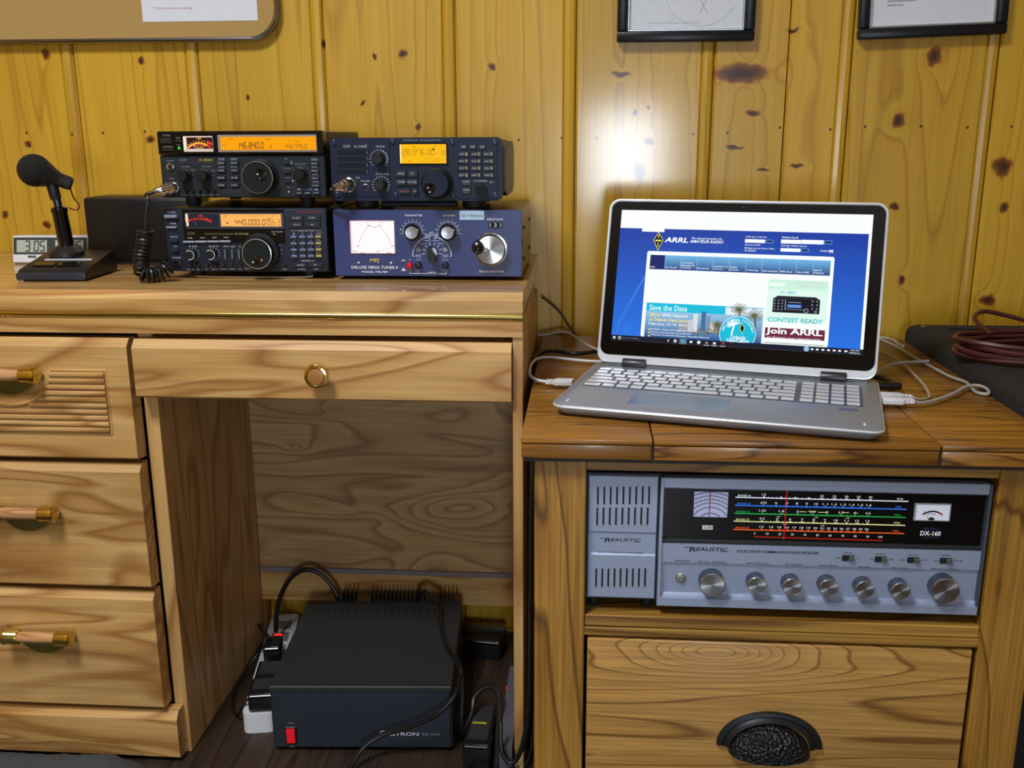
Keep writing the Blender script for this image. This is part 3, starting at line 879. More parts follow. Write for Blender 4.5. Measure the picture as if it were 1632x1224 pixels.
for cx, cy, s1, s2 in ((1420, 323, 'MW', 'CALL'), (1422, 387, 'CLR', 'MHz'), (1425, 451, 'CHECK', 'MEMO'), (1430, 514, 'LOCK', 'M-CH')):
    F.rect(m, cx-26, cy-9, cx+26, cy+9, .0003, 4); F.text(m, s1, cx-20, cx+20, cy, 11, .0006, 5); F.text(m, s2, cx-22, cx+28, cy+35, 11, .0034, 0)
for cx, cy in ((1288, 580), (1434, 583)): F.rect(m, cx-18, cy-9, cx+18, cy+9, .0003, 4)
F.rect(m, 1320, 570, 1400, 592, .0003, 6)
for cx, s1 in ((1288, 'START'), (1362, 'SPEED'), (1438, 'UP')): F.text(m, s1, cx-22, cx+22, 612, 10, .0034, 0)
for cx, cy in ((220, 360), (1218, 350), (1228, 508)):
    if cx > 1000: F.rect(m, cx-9, cy-14, cx+9, cy-2, .0003, 4); F.rect(m, cx-9, cy+1, cx+9, cy+13, .0003, 4)
for cx, cy in ((300, 455), (465, 455)):
    for a in range(-120, 121, 30): F.line(m, cx+62*math.sin(R(a)), cy-62*math.cos(R(a)), cx+70*math.sin(R(a)), cy-70*math.cos(R(a)), 3, .0004, 1)
for a in range(-135, 136, 27): F.line(m, 1300+70*math.sin(R(a)), 452-70*math.cos(R(a)), 1300+77*math.sin(R(a)), 452-77*math.cos(R(a)), 4, .0004, 1)
c = F.p(1193, 600); m.ring(c, .0, .0012, .0008, mat=0)
part('lettering', m, [GREYPR, DIMPR, GOLDPR, plain('faint_print', (74, 78, 84), .6), plain('key_legend_plate', (120, 130, 150), .6), BLKPR, plain('blue_plate', (60, 74, 120), .6)], r8, kind='stuff')
feet(r8, w, dep, .014)

# --- lower left: communications receiver
w, h, dep = .241, .092, .225
r7 = thing('receiver', 'slate grey communications receiver reading 440.000.0, lower left of radios', 'radio', (-.4912, 1.384, .744), 0, 'amateur radios stacked on the desk')
F = Face((110, 80), (1520, 100), (1550, 655), (150, 625), w, h)
part('case', MB().box(-w/2+.002, w/2-.002, .012, dep, .001, h-.001, 0, .002), CASEB, r7)
part('front_panel', MB().box(-w/2, w/2, .0005, .014, 0, h, 0, .003, 2), P7100, r7)
m = MB(); F.box(m, 275, 92, 1170, 392, -.001, .0014, 0, .0008); part('display_panel', m, BLACKG, r7, label='black display surround')
m = MB(); F.box(m, 300, 122, 1166, 272, 0, .0026, 0, .0006)
ds = part('display', m, plain('slate_display_bezel', (58, 66, 84), .4), r7)
m = MB(); F.rect(m, 308, 128, 600, 250, .0029); part('meter_face', m, glow('meter_slate_face', (44, 46, 62), .4, (26, 26, 34)), ds)
m = MB(); F.rect(m, 612, 136, 1140, 250, .0030); part('display_glass', m, glow('pale_amber_backlight', (255, 184, 96), 1.0), ds)
m = MB(); F.poly = None
m.poly([F.p(310, 130), F.p(338, 236), F.p(326, 236), F.p(312, 190)][::1], .0032, 1)
m.poly([F.p(311, 130), F.p(330, 130), F.p(340, 234), F.p(322, 236)], .0033, 1)
arcs(F, m, 440, 420, 236, 243, 64, 116, .0033, 0, 20)
for i in range(6):
    q = R(107-6*i); F.line(m, 440+246*math.cos(q), 420-246*math.sin(q), 440+262*math.cos(q), 420-262*math.sin(q), 7, .0033, 0)
for i in range(7): F.rect(m, 478+9*i, 168+3*i, 485+9*i, 185+3*i, .0033, 0)
F.line(m, 342, 175, 344, 200, 5, .0033, 0); F.rect(m, 425, 142, 462, 152, .0033, 0); F.line(m, 388, 192, 412, 232, 2.5, .0034, 2)
part('meter_scale', m, [glow('meter_red2', (224, 52, 46), 1), glow('meter_lamp2', (255, 226, 180), 1), glow('meter_needle2', (170, 140, 140), .8)], ds, kind='stuff')
m = MB(); d = .0034
F.seg(m, '440.000.0', 732, 186, 1004, 233, d); F.seg(m, '055-3', 1010, 192, 1130, 236, d, th=.08, slant=.03); m.ring(F.p(672, 214), 0, .0013, d, mat=0)
F.text(m, 'FM', 640, 668, 155, 13, d); F.text(m, 'BANK', 1010, 1055, 181, 12, d); F.text(m, '1200 BAUD', 900, 985, 156, 7, d); F.text(m, 'DS', 1055, 1078, 158, 11, d)
part('display_digits', m, LCDTXT, ds, kind='stuff')
PK = plain('pale_blue_key', (128, 138, 160), .4)
for x0, y0, x1, y1, mm, dd in ((132, 136, 242, 164, PK, .006), (140, 235, 232, 254, PK, .0035), (172, 346, 240, 374, KEY, .0035), (182, 430, 242, 456, KEY, .0035)): button(r7, F, x0, y0, x1, y1, dd, mm)
c = F.p(232, 555); part('phones_jack', MB().lathe([(.0056, 0), (.0056, .002), (.0036, .0024), (.0036, .0003)], seg=24), BLACK, r7, (c[0], 0, c[1]))
for i in range(4): button(r7, F, 285+104*i, 362, 386+104*i, 381, .0034, plain('pale_bar_key', (150, 156, 172), .4), 'mode_key')
for cx, cy in ((362, 480), (540, 480)):
    o = knob(r7, F, cx, cy, 42, .012, [KNOBB], skirt=0, top=KNOBB)
    c = F.p(cx, cy)
    part('pointer_ring', MB().ring((0, 0), 36*F.k, 42*F.k, .0126, -110, 130, 30), plain('white_ring', (190, 198, 212), .4), o)
for cx in (650, 711, 771): button(r7, F, cx-11, 442, cx+11, 526, .004, plain('grey_slider', (92, 98, 104), .5), 'rocker_key')
for i, cx in enumerate((335, 407, 480, 551, 626, 700, 772, 845)): button(r7, F, cx-20, 565, cx+20, 598, .003, BLACK, 'small_key')
button(r7, F, 1137, 578, 1175, 602, .003, BLACK, 'lock_key')
dial(r7, F, 958, 472, 165, 0, 0, 128, .020, -5, 62, 52, plain('silver_dial_ring', (176, 182, 180), .3, .8), face=KNOBG, ribs=48)
for cx in (1258, 1405):
    for cy in (180, 236): button(r7, F, cx-70, cy-25, cx+70, cy+25, .0025, KEY)
YK = plain('yellow_key', (170, 158, 84), .5)
for j, cy in enumerate((343, 400, 455, 510)):
    for i, cx in enumerate((1242, 1318, 1390, 1458)): button(r7, F, cx-25+2*j, cy-11, cx+25+2*j, cy+11, .0035, YK if i == 3 else plain('lilac_key', (128, 134, 172), .45), 'keypad_key')
for cx in (1303, 1432): button(r7, F, cx-62, 574, cx+62, 602, .0025, KEY)
m = MB()
for s1, cx, hw, cy in (('POWER', 187, 33, 116), ('TIMER', 196, 28, 213), ('NB AFC', 206, 33, 327), ('ATT', 214, 17, 410), ('PHONES', 225, 36, 508), ('RF GAIN', 367, 36, 411), ('SQUELCH', 545, 43, 414), ('SPCH', 655, 24, 416), ('MHz', 713, 18, 419), ('TS', 772, 12, 420), ('LOCK', 1160, 20, 621)):
    F.text(m, s1, cx-hw, cx+hw, cy, 14, mat=0)
F.text(m, 'ICOM', 325, 384, 299, 22, .0018, 1); F.text(m, 'COMMUNICATIONS RECEIVER', 472, 722, 307, 14, .0018, 1); F.text(m, 'IC-R7100', 735, 850, 309, 16, .0018, 2)
for s1, cx in (('SSB', 345), ('AM/N', 450), ('WFM', 555), ('FM/N', 658)): F.text(m, s1, cx-20, cx+20, 338, 12, .0018, 0)
for s1, cx in (('REMOTE', 340), ('BFL', 410), ('SET', 483), ('DELAY', 555), ('CLOCK', 628), ('SPEED', 702), ('SET', 776), ('DIMMER', 850)): F.text(m, s1, cx-5*len(s1), cx+5*len(s1), 612, 11, mat=0)
F.text(m, 'SYNTHESIZED RECEIVER', 1265, 1478, 130, 12, mat=3)
for s1, cx, cy in (('M-SET', 1270, 178), ('SCAN', 1403, 178), ('M-CL', 1272, 236), ('WR', 1406, 238)): F.text(m, s1, cx-7*len(s1), cx+7*len(s1), cy, 14, .003, 0)
F.text(m, 'DIRECT KEY ENTRY', 1283, 1418, 290, 12, mat=0); F.line(m, 1215, 288, 1278, 288, 2, .0005, 0); F.line(m, 1425, 290, 1484, 291, 2, .0005, 0)
num = ['123', '456', '789', '.0C']
for j, cy in enumerate((343, 400, 455, 510)):
    for i, cx in enumerate((1242, 1318, 1390)):
        F.text(m, num[j][i], cx-5, cx+5, cy-27, 13, mat=0); F.text(m, ('MHz', 'STEP', 'MODE', 'BAND')[(i+j) % 4], cx-17+2*j, cx+17+2*j, cy, 11, .0040, 4)
    F.text(m, ('SCAN', 'SEL', 'SKIP', 'ENT')[j], 1440, 1478, cy-27, 12, mat=0)
F.text(m, 'MEMORY-CH', 1310, 1420, 552, 15, mat=0); F.text(m, 'DOWN', 1276, 1332, 588, 13, .003, 0); F.text(m, 'UP', 1420, 1446, 588, 13, .003, 0); F.text(m, 'M-SCAN', 1278, 1340, 625, 11, mat=0); F.text(m, 'SCAN', 1418, 1458, 625, 11, mat=0)
F.text(m, 'BUSY REMOTE', 1052, 1150, 296, 11, .0018, 0); F.rect(m, 1064, 312, 1086, 319, .0018, 2)
for cx, cy in ((362, 480), (540, 480)):
    for a in range(-100, 161, 26): F.line(m, cx+47*math.sin(R(a)), cy-47*math.cos(R(a)), cx+60*math.sin(R(a)), cy-60*math.cos(R(a)), 4, .0005, 0)
for a in range(-20, 171, 13): F.line(m, 962+167*math.sin(R(a)), 470-167*math.cos(R(a)), 962+174*math.sin(R(a)), 470-174*math.cos(R(a)), 5, .0005, 0)
part('lettering', m, [GREYPR, plain('olive_print', (128, 120, 76), .6), plain('cream_print', (180, 174, 130), .6), REDPR, BLKPR], r7, kind='stuff')
feet(r7, w, dep, .011)
part('tilt_stand', MB().tube([(-.085, .02, -.004), (-.08, .012, -.0085), (.08, .012, -.0085), (.085, .02, -.004)], .0018, 8, sub=4), CHROME, r7)

# --- upper right: HF transceiver
w, h, dep = .242, .087, .215
r1 = thing('transceiver', 'navy transceiver with square orange display reading 28.076.00, upper right of radios', 'radio', (-.2370, 1.375, .847), 0, 'amateur radios stacked on the desk')
F = Face((50, 88), (1475, 75), (1475, 592), (75, 600), w, h)
def rr_prism(x0, x1, z0, z1, r, y0, y1): return MB().prism(rrect(x0, x1, z0, z1, r, 5), y0, y1, 'y')
part('case', rr_prism(-w/2+.006, w/2-.006, .004, h-.004, .008, .02, dep), CASEB, r1)
part('front_panel', rr_prism(-w/2, w/2, 0, h, .008, .0005, .022), P718, r1)
for sx in (-1, 1):
    sp = MB().prism([(.024, .012), (.060, .004), (.16, .004), (.19, .014), (.19, h-.016), (.16, h-.006), (.060, h-.006), (.024, h-.014)], w/2-.006, w/2+.003, 'x')
    if sx < 0: sp.xf(Matrix.Scale(-1, 4, (1, 0, 0)))
    part('side_guard', sp, BLACK, r1)
for zz in (.022, .066): part('side_slot', MB().box(w/2+.0025, w/2+.0045, .06, .072, zz-.004, zz+.004), GREYP, r1)
m = MB(); F.box(m, 98, 112, 560, 562, -.001, .0008, 0, .0006); part('left_plate', m, P718, r1)
m = MB(); F.box(m, 1112, 112, 1440, 575, -.001, .0008, 0, .0006); part('key_plate', m, P718, r1)
for cx, cy in ((87, 128), (572, 118), (1065, 118), (1418, 118), (115, 548), (598, 550), (1075, 550), (1420, 545)):
    c = F.p(cx, cy)
    o = part('panel_screw', MB().lathe([(.0036, 0), (.0036, .0018), (.0028, .0022), (.0024, .0012), (.0001, .0012)], seg=18), plain('blued_screw', (48, 58, 86), .35, .4), r1, (c[0], 0, c[1]))
for cy in (203, 255, 308, 361):
    m = MB(); F.box(m, 118, cy-17, 372, cy+17, -.0006, .0014, 0, .0007); o = part('speaker_louvre', m, P718D, r1)
    m = MB(); F.rect(m, 120, cy-21, 372, cy-15, .0016); part('louvre_gap', m, BLKPR, o)
    m = MB(); F.rect(m, 361, cy-12, 366, cy+12, .0018); part('louvre_mark', m, DIMPR, o)
m = MB(); F.box(m, 624, 126, 1032, 300, -.001, .0022, 0, .0006)
ds = part('display', m, BLACKG, r1, label='square orange backlit display')
m = MB(); F.rect(m, 640, 138, 1020, 290, .0026); part('display_glass', m, glow('yellow_amber_backlight', (255, 190, 2), 1.0), ds)
m = MB(); F.rect(m, 634, 140, 648, 292, .0027); part('display_glint', m, glow('display_edge_white', (255, 240, 190), 1.0), ds)
m = MB(); d = .003
F.seg(m, '28.076.00', 654, 180, 926, 222, d, th=.085, slant=.03); F.seg(m, '30', 972, 190, 1014, 222, d, th=.09, slant=.03); m.ring(F.p(913, 176), 0, .0016, d)
F.text(m, 'USB', 735, 768, 158, 12, d); F.text(m, 'M', 918, 935, 156, 12, d); F.text(m, 'VFO', 655, 690, 238, 11, d); F.text(m, 'A', 935, 955, 208, 10, d)
F.line(m, 830, 253, 1010, 254, 2, d); F.text(m, 'TX', 708, 730, 273, 11, d); F.text(m, 'S1 5 9 20 40 60dB', 805, 968, 273, 8, d)
part('display_digits', m, plain('lcd_digits_orange', (120, 84, 10), .7), ds, kind='stuff')
K7 = plain('navy_key', (28, 33, 50), .4)
for x, y in ((645, 375), (738, 375), (645, 442), (738, 442)): button(r1, F, x-44, y-27, x+44, y+27, .0030, K7)
m = MB(); a = F.r(626, 500, 718, 535); part('button', MB().prism(rrect(a[0], a[2], a[1], a[3], (a[3]-a[1])*.48, 5), -.003, .001, 'y'), K7, r1)
c = F.p(760, 517); part('button', MB().lathe([(26*F.k, 0), (26*F.k, .003), (22*F.k, .0036)], seg=24), K7, r1, (c[0], 0, c[1]))
dial(r1, F, 942, 452, 132, 0, 0, 110, .018, -50, 30, 45, None, ribs=40, face=plain('navy_dial_face', (34, 41, 62), .5, spec=.15))
knob(r1, F, 462, 257, 54, .014, [KNOBB], skirt=1, ribs=16, top=KNOBB); knob(r1, F, 478, 468, 50, .014, [KNOBB], skirt=1, ribs=16, top=KNOBB)
knob(r1, F, 1300, 505, 56, .012, [KNOBB], skirt=0, ribs=10, top=KNOBG)
for x in (1162, 1238, 1315): button(r1, F, x-30, 135, x+30, 176, .0030, K7)
for j, y in enumerate((213, 270, 327, 383)):
    for x in (1162, 1265, 1368): button(r1, F, x-45, y-21, x+45, y+21, .0030, K7)
for y in (443, 510): button(r1, F, 1145, y-26, 1222, y+26, .0030, K7)
c1 = F.p(215, 468)
part('microphone_socket', MB().lathe([(.0098, 0), (.0098, .003), (.0086, .0036), (.0086, .006)], seg=28), CHROME, r1, (c1[0], 0, c1[1]))
c = F.p(350, 490); part('phones_jack', MB().lathe([(.0052, 0), (.0052, .0016), (.0042, .002), (.0042, .0004), (.0030, .0004)], seg=24), CHROME, r1, (c[0], 0, c[1]))
m = MB(); q = .0011
F.text(m, 'ICOM', 168, 222, 156, 20, q); F.text(m, 'IC-7200', 258, 350, 157, 18, q); F.line(m, 355, 138, 358, 168, 4, q)
F.text(m, 'TWIN PBT', 434, 512, 157, 15, q); F.text(m, 'AF-RF/SQL', 432, 545, 380, 15, q); F.text(m, 'MIC', 270, 304, 411, 14, q); F.text(m, 'PHONES', 312, 386, 437, 14, q)
F.text(m, 'HF/50MHz TRANSCEIVER', 660, 976, 104, 14, .0005, 2)
for s1, x, y in (('MODE', 645, 375), ('TS', 736, 375), ('TUNER', 647, 442), ('FILTER', 738, 442)): F.text(m, s1, x-6.5*len(s1), x+6.5*len(s1), y, 17, .0034)
F.text(m, 'SPCH/LOCK', 634, 710, 517, 13, .0034, 3); F.text(m, 'SET', 748, 772, 517, 10, .004)
kl = [('SSB', 'CW', 'RTTY'), ('V/M', 'A=B', 'SPLIT'), ('MW', 'M-CL', 'AGC'), ('COMP', 'SCAN', 'VOX'), ('RIT', 'P.AMP', 'F-INP')]
for s1, x in zip(('NB', 'NR', 'ANF'), (1162, 1238, 1315)): F.text(m, s1, x-18, x+18, 155, 15, .0034)
for j, y in enumerate((213, 270, 327, 383)):
    for i, x in enumerate((1162, 1265, 1368)):
        F.text(m, kl[j+1][i], x-36, x+4, y+2, 14, .0034); F.rect(m, x+16, y-10, x+28, y+2, .0034, 4); F.text(m, str(1+(3*j+i) % 9), x+20, x+30, y+9, 11, .0034)
for s1, y in (('P.AMP', 436), ('V/MHz', 503)): F.text(m, s1, 1153, 1212, y, 14, .0034); F.text(m, 'ATT', 1165, 1200, y+22, 10, .0034, 3)
F.text(m, 'M-CH/BAND', 1243, 1355, 430, 14, q); F.text(m, 'RIT', 1375, 1405, 441, 12, q)
for cx, cy, r_ in ((462, 257, 66), (478, 468, 62)):
    for a in range(-130, 131, 20): F.line(m, cx+r_*math.sin(R(a)), cy-r_*math.cos(R(a)), cx+(r_+14)*math.sin(R(a)), cy-(r_+14)*math.cos(R(a)), 5, q)
arcs(F, m, 462, 257, 66, 70, -30, 70, q)
part('lettering', m, [GREYPR, DIMPR, DIMPR, plain('orange_print', (168, 112, 84), .6), YELPR], r1, kind='stuff')
for sx in (-1, 1): part('foot', MB().lathe([(.014, 0), (.017, .003), (.017, .0135)], axis=(0, 0, 1), seg=18, cap0=True), RUBBER, r1, (sx*.078, .03, -.0125))
for sx in (-1, 1): part('foot', MB().lathe([(.008, 0), (.01, .003), (.01, .017)], axis=(0, 0, 1), seg=14, cap0=True), RUBBER, r1, (sx*.078, .18, -.0125))
part('tilt_stand', MB().box(-.055, .055, .012, .03, -.0095, -.0015, 0, .002), P718D, r1)

# --- lower right: antenna tuner
w, h, dep = .272, .095, .235
mf = thing('antenna_tuner', 'blue antenna tuner with lit cross-needle meter and big silver crank dial', 'antenna tuner', (-.2250, 1.384, .739))
F = Face((45, 115), (1450, 115), (1450, 612), (75, 610), w, h)
part('chassis', MB().box(-w/2+.001, w/2-.001, .004, dep, .001, h-.0015, 0, .0008), CASEREFL, mf, label='dark grey steel cover, yellow wall reflection tinted into its colour')
part('front_panel', MB().box(-w/2, w/2, .0005, .005, 0, h, 0, .0005), PMFJ, mf)
m = MB(); F.box(m, 172, 194, 520, 446, -.001, .0012, 0, .0006); mt = part('meter', m, plain('meter_rim_pink', (186, 140, 160), .5), mf, label='square lit cross-needle meter')
m = MB(); F.rect(m, 178, 200, 515, 440, .0016); part('meter_face', m, glow('meter_white_glow', (255, 246, 246), 1.05), mt)
m = MB(); d = .002
cA = F.p(510, 432); cB = F.p(185, 432)
m.ring(F.p(540, 450), 300*F.k, 304*F.k, d, 132, 168, 30); m.ring(F.p(200, 450), 300*F.k, 304*F.k, d, 12, 48, 30)
for i in range(7): F.rect(m, 303+9*i, 226+3.0*i, 309+9*i, 230+3*i, d, 1); F.rect(m, 412-9*i, 226+3*i, 418-9*i, 230+3*i, d, 1)
F.rect(m, 232, 384, 243, 391, d, 1); F.rect(m, 498, 381, 509, 387, d, 1); F.text(m, 'WATTS', 224, 265, 224, 8, d, 0); F.rect(m, 295, 210, 312, 214, d, 2); F.rect(m, 405, 208, 424, 212, d, 2)
m.poly([F.p(378, 430), F.p(400, 421), F.p(402, 425), F.p(382, 434)], d, 3); F.line(m, 400, 423, 515, 390, 2, d, 2)
F.text(m, 'SWR', 195, 235, 428, 10, d, 1); F.rect(m, 258, 434, 292, 440, d, 2); F.rect(m, 450, 434, 490, 440, d, 2)
m.add([(p_[0], -d, p_[1]) for p_ in (F.p(178, 200), F.p(190, 200), F.p(203, 420), F.p(192, 440))], [(0, 1, 2, 3)], 4)
part('meter_scale', m, [glow('scale_pale', (206, 190, 196), .95), glow('scale_dark', (96, 84, 96), .9), glow('scale_pink', (222, 150, 160), 1), glow('scale_red', (226, 60, 60), 1), glow('scale_blush', (250, 214, 222), 1)], mt, kind='stuff')
for cx, cy in ((645, 283), (908, 283)):
    o = knob(mf, F, cx+5, cy-4, 64, .014, [BLACKG], skirt=0, cap=.66, top=None)
    part('knob_cap', MB().lathe([(46*F.k, .013), (46*F.k, .0165), (44*F.k, .017), (.0001, .0165)], seg=32), plain('spun_aluminium', (205, 210, 220), .28, .9), o)
    part('pointer', MB().box(.006, .0092, -.0162, -.013, .0015, .005, 0, .0008), WHITE, o)
c = F.p(790, 432)
o = part('selector_knob', MB().lathe([(47*F.k, 0), (47*F.k, .0035), (40*F.k, .005)], seg=30), CHROME, mf, (c[0], 0, c[1]))
pt = MB().prism([(-.0042, -.0135), (.0042, -.0135), (.0062, -.002), (.0030, .0075), (0, .0095), (-.0030, .0075), (-.0062, -.002)], -.017, -.004, 'y')
part('pointer_bar', pt.xf(Matrix.Rotation(R(-12), 4, 'Y')), BLACK, o)
for cx, mm in ((625, plain('red_button', (190, 26, 34), .3)), (690, BLACK), (890, plain('dark_blue_button', (22, 26, 44), .3))):
    c = F.p(cx, 530); part('push_button', MB().lathe([(26*F.k, 0), (26*F.k, .004), (22*F.k, .0062), (10*F.k, .0072), (.0001, .0074)], seg=24), mm, mf, (c[0], 0, c[1]))
c = F.p(1226, 405)
o = part('roller_dial', MB().lathe([(124*F.k, 0), (124*F.k, .002), (118*F.k, .003), (118*F.k, .0035)], seg=48), CHROME, mf, (c[0], 0, c[1]), label='big silver dial with a black crank knob')
part('dial_drum', MB().lathe([(112*F.k, .003), (112*F.k, .0125), (108*F.k, .0135)], seg=48, ribs=0), BLACKG, o)
def spun(name, rough=.25):
    """turned metal whose radial sheen comes from the circular brushing"""
    m_, nt, b = newmat(name)
    b.inputs['Base Color'].default_value = lin((208, 212, 220)); b.inputs['Metallic'].default_value = 1; b.inputs['Roughness'].default_value = rough
    b.inputs['Anisotropic'].default_value = .85
    tg = nt.nodes.new('ShaderNodeTangent'); tg.direction_type = 'RADIAL'; tg.axis = 'Y'
    nt.links.new(tg.outputs[0], b.inputs['Tangent'])
    return m_
SPUN = spun('spun_metal')
part('dial_plate', MB().lathe([(104*F.k, .013), (104*F.k, .0145), (102*F.k, .015), (.0001, .015)], seg=48), SPUN, o)
part('crank_knob', MB().lathe([(.0035, .014), (.0035, .018), (.0088, .019), (.0092, .024), (.008, .0285), (.004, .031), (.0001, .0315)], (-.0165, 0, .0035), seg=24), BLACKG, o)
m = MB(); F.box(m, 992, 122, 1174, 190, 0, .0009); o = part('label_tape', m, plain('label_tape_blue', (176, 208, 236), .5), mf)
m = MB(); F.text(m, '125 = Minimum', 1004, 1164, 156, 20, .0014); part('label_lettering', m, plain('grey_ink', (84, 96, 120), .6), o, kind='stuff')
m = MB(); F.box(m, 1205, 208, 1308, 248, 0, .001); o = part('counter_window', m, BLACKG, mf)
m = MB(); F.text(m, '1 3 1', 1216, 1298, 228, 28, .0015, 0); part('counter_digits', m, WHITE, o, kind='stuff')
for cx, cy in ((240, 511), (482, 513)): c = F.p(cx, cy); part('panel_screw', MB().lathe([(.0022, 0), (.0020, .0012), (.0001, .0016)], seg=14), CHROME, mf, (c[0], 0, c[1]))
for yy, zz in ((.01, .048), (.055, .066), (.055, .020), (.20, .066), (.20, .02)): part('cover_screw', MB().lathe([(.0032, 0), (.003, .0016), (.0012, .0022)], axis=(1, 0, 0), seg=14), BLACK, mf, (w/2-.001, yy, zz))
m = MB()
F.text(m, 'MFJ', 330, 396, 497, 34, .0008, 1, bold=.03); F.text(m, 'DELUXE VERSA TUNER II', 192, 536, 546, 22, .0008, 0, bold=.015); F.text(m, 'MODEL MFJ-989', 270, 462, 582, 20, .0008, 0, bold=.01)
F.text(m, 'TRANSMITTER', 584, 718, 157, 15, .0008, 0, bold=.01); F.text(m, 'ANTENNA', 867, 958, 157, 15, .0008, 0, bold=.01); F.text(m, 'INDUCTANCE', 1194, 1312, 185, 15, .0008, 0, bold=.01); F.text(m, 'ROLLER INDUCTOR', 1140, 1320, 573, 16, .0008, 0, bold=.01)
F.text(m, 'ANT.', 767, 804, 286, 13, .0008, 0, bold=.01); F.text(m, 'SELECTOR', 738, 834, 305, 15, .0008, 0, bold=.01); F.text(m, 'METER', 762, 826, 586, 15, .0008, 0, bold=.01)
for cx in (645, 908):
    for i in range(21):
        a = R(-98+9.8*i); l = 14 if i % 2 == 0 else 9
        F.line(m, cx+70*math.sin(a), 280-70*math.cos(a), cx+(70+l)*math.sin(a), 280-(70+l)*math.cos(a), 3, .0008, 0)
    for i in range(11):
        a = R(-98+19.6*i); F.text(m, str(i), cx+92*math.sin(a)-4, cx+92*math.sin(a)+(4 if i < 10 else 10), 280-92*math.cos(a), 11, .0008, 2)
for a0, a1 in ((100, 180), (0, 80)): arcs(F, m, 790, 462, 143, 148, a0+ (2 if a0 else 0), a1, .0008, 0, 24)
for sx in (-1, 1):
    F.line(m, 790+sx*22, 316, 790+sx*22, 336, 5, .0008, 0); F.line(m, 790+sx*145, 460, 790+sx*128, 462, 5, .0008, 0)
    F.rect(m, 790+sx*118-12, 368, 790+sx*118+12, 374, .0010, 3)
for s1, x, y in (('COAX 2', 755, 345), ('COAX 2', 820, 345), ('COAX 1', 722, 367), ('COAX 1', 852, 367), ('BAL', 688, 402), ('WIRE', 688, 412), ('LINE', 688, 422), ('BAL', 886, 402), ('WIRE', 886, 412), ('LINE', 886, 422), ('DUMMY', 690, 454), ('LOAD', 690, 466), ('DUMMY', 888, 454), ('LOAD', 888, 466)):
    F.text(m, s1, x-4.2*len(s1), x+4.2*len(s1), y, 9, .0008, 0)
for a in (-100, -72, -44, -16, 16, 44, 72, 100): F.line(m, 790+54*math.sin(R(a)), 432-54*math.cos(R(a)), 790+74*math.sin(R(a)), 432-74*math.cos(R(a)), 4, .0008, 0)
for s1, x, y in (('ON', 625, 488), ('200W', 690, 488), ('PEAK', 887, 488), ('OFF', 627, 565), ('2KW', 690, 566), ('AVG', 890, 566)): F.text(m, s1, x-5*len(s1), x+5*len(s1), y, 11, .0008, 2)
F.line(m, 627, 573, 627, 590, 4, .0008, 0); F.line(m, 692, 573, 692, 590, 4, .0008, 0); F.line(m, 896, 573, 896, 592, 4, .0008, 0); F.line(m, 625, 590, 758, 590, 4, .0008, 0); F.line(m, 832, 591, 898, 592, 4, .0008, 0)
m.poly([F.p(560, 497), F.p(570, 490), F.p(586, 490), F.p(596, 497)], .0008, 0); F.rect(m, 570, 552, 588, 566, .0008, 0); F.rect(m, 563, 566, 597, 571, .0008, 0)
part('lettering', m, [WHITE, plain('gold_logo', (206, 172, 104), .5), GREYPR, plain('drab_print', (140, 138, 110), .6)], mf, kind='stuff')
feet(mf, w, dep, .006, r=.008)

# ------------------------------------------------------------------ microphone plugs and the coiled lead
def mic_plug(pos, direction, scale=1.0):
    mb = MB()
    d = Vector(direction).normalized()
    mb.lathe([(.0088*scale, 0), (.0092*scale, .002), (.0092*scale, .008), (.0074*scale, .009), (.0074*scale, .012), (.0082*scale, .0125), (.0082*scale, .015), (.0060*scale, .018), (.0048*scale, .026), (.0034*scale, .027)], pos, d, 24)
    return mb
cordm = thing('microphone_cord', 'black coiled microphone lead plugged into upper left transceiver', 'cord', (-.625, 1.35, .7335))
p0 = Vector((r8.location.x+mj[0], r8.location.y-.0065, r8.location.z+mj[1]))
part('plug', mic_plug(p0, (-.75, -.62, -.18)), CHROME, cordm, world=True, label='chrome plug')
end = p0 + Vector((-.75, -.62, -.18)).normalized()*.026
lead = [end, end+Vector((-.010, -.007, -.004)), (-.6165, 1.349, .850), (-.6215, 1.348, .828), (-.624, 1.349, .806)]
part('lead', MB().tube(lead, .0027, 8), CABLEB, cordm, world=True)
# helix following a hanging U
axis_pts = [Vector(p) for p in ((-.624, 1.349, .808), (-.629, 1.348, .785), (-.634, 1.345, .762), (-.630, 1.340, .7475), (-.618, 1.345, .7445), (-.606, 1.352, .7480), (-.598, 1.358, .757))]
def spline(P, n):
    out = []
    for i in range(len(P)-1):
        p0_, p1, p2, p3 = P[max(i-1, 0)], P[i], P[i+1], P[min(i+2, len(P)-1)]
        for k in range(n):
            t_ = k/n
            out.append(.5*((2*p1)+(p2-p0_)*t_+(2*p0_-5*p1+4*p2-p3)*t_*t_+(3*p1-p0_-3*p2+p3)*t_**3))
    out.append(P[-1]); return out
A = spline(axis_pts, 60)
hel, L_, up = [], 0, Vector((0, 1, 0))
for i, p in enumerate(A):
    t_ = (A[min(i+1, len(A)-1)]-A[max(i-1, 0)]).normalized()
    if i: L_ += (A[i]-A[i-1]).length
    up = (up-t_*up.dot(t_)).normalized(); wv = t_.cross(up)
    q = 2*math.pi*L_/.0056
    rr_ = .0098
    hel.append(p+up*rr_*math.cos(q)+wv*rr_*math.sin(q))
part('coil', MB().tube(hel, .0024, 6, sub=2), CABLEB, cordm, world=True)

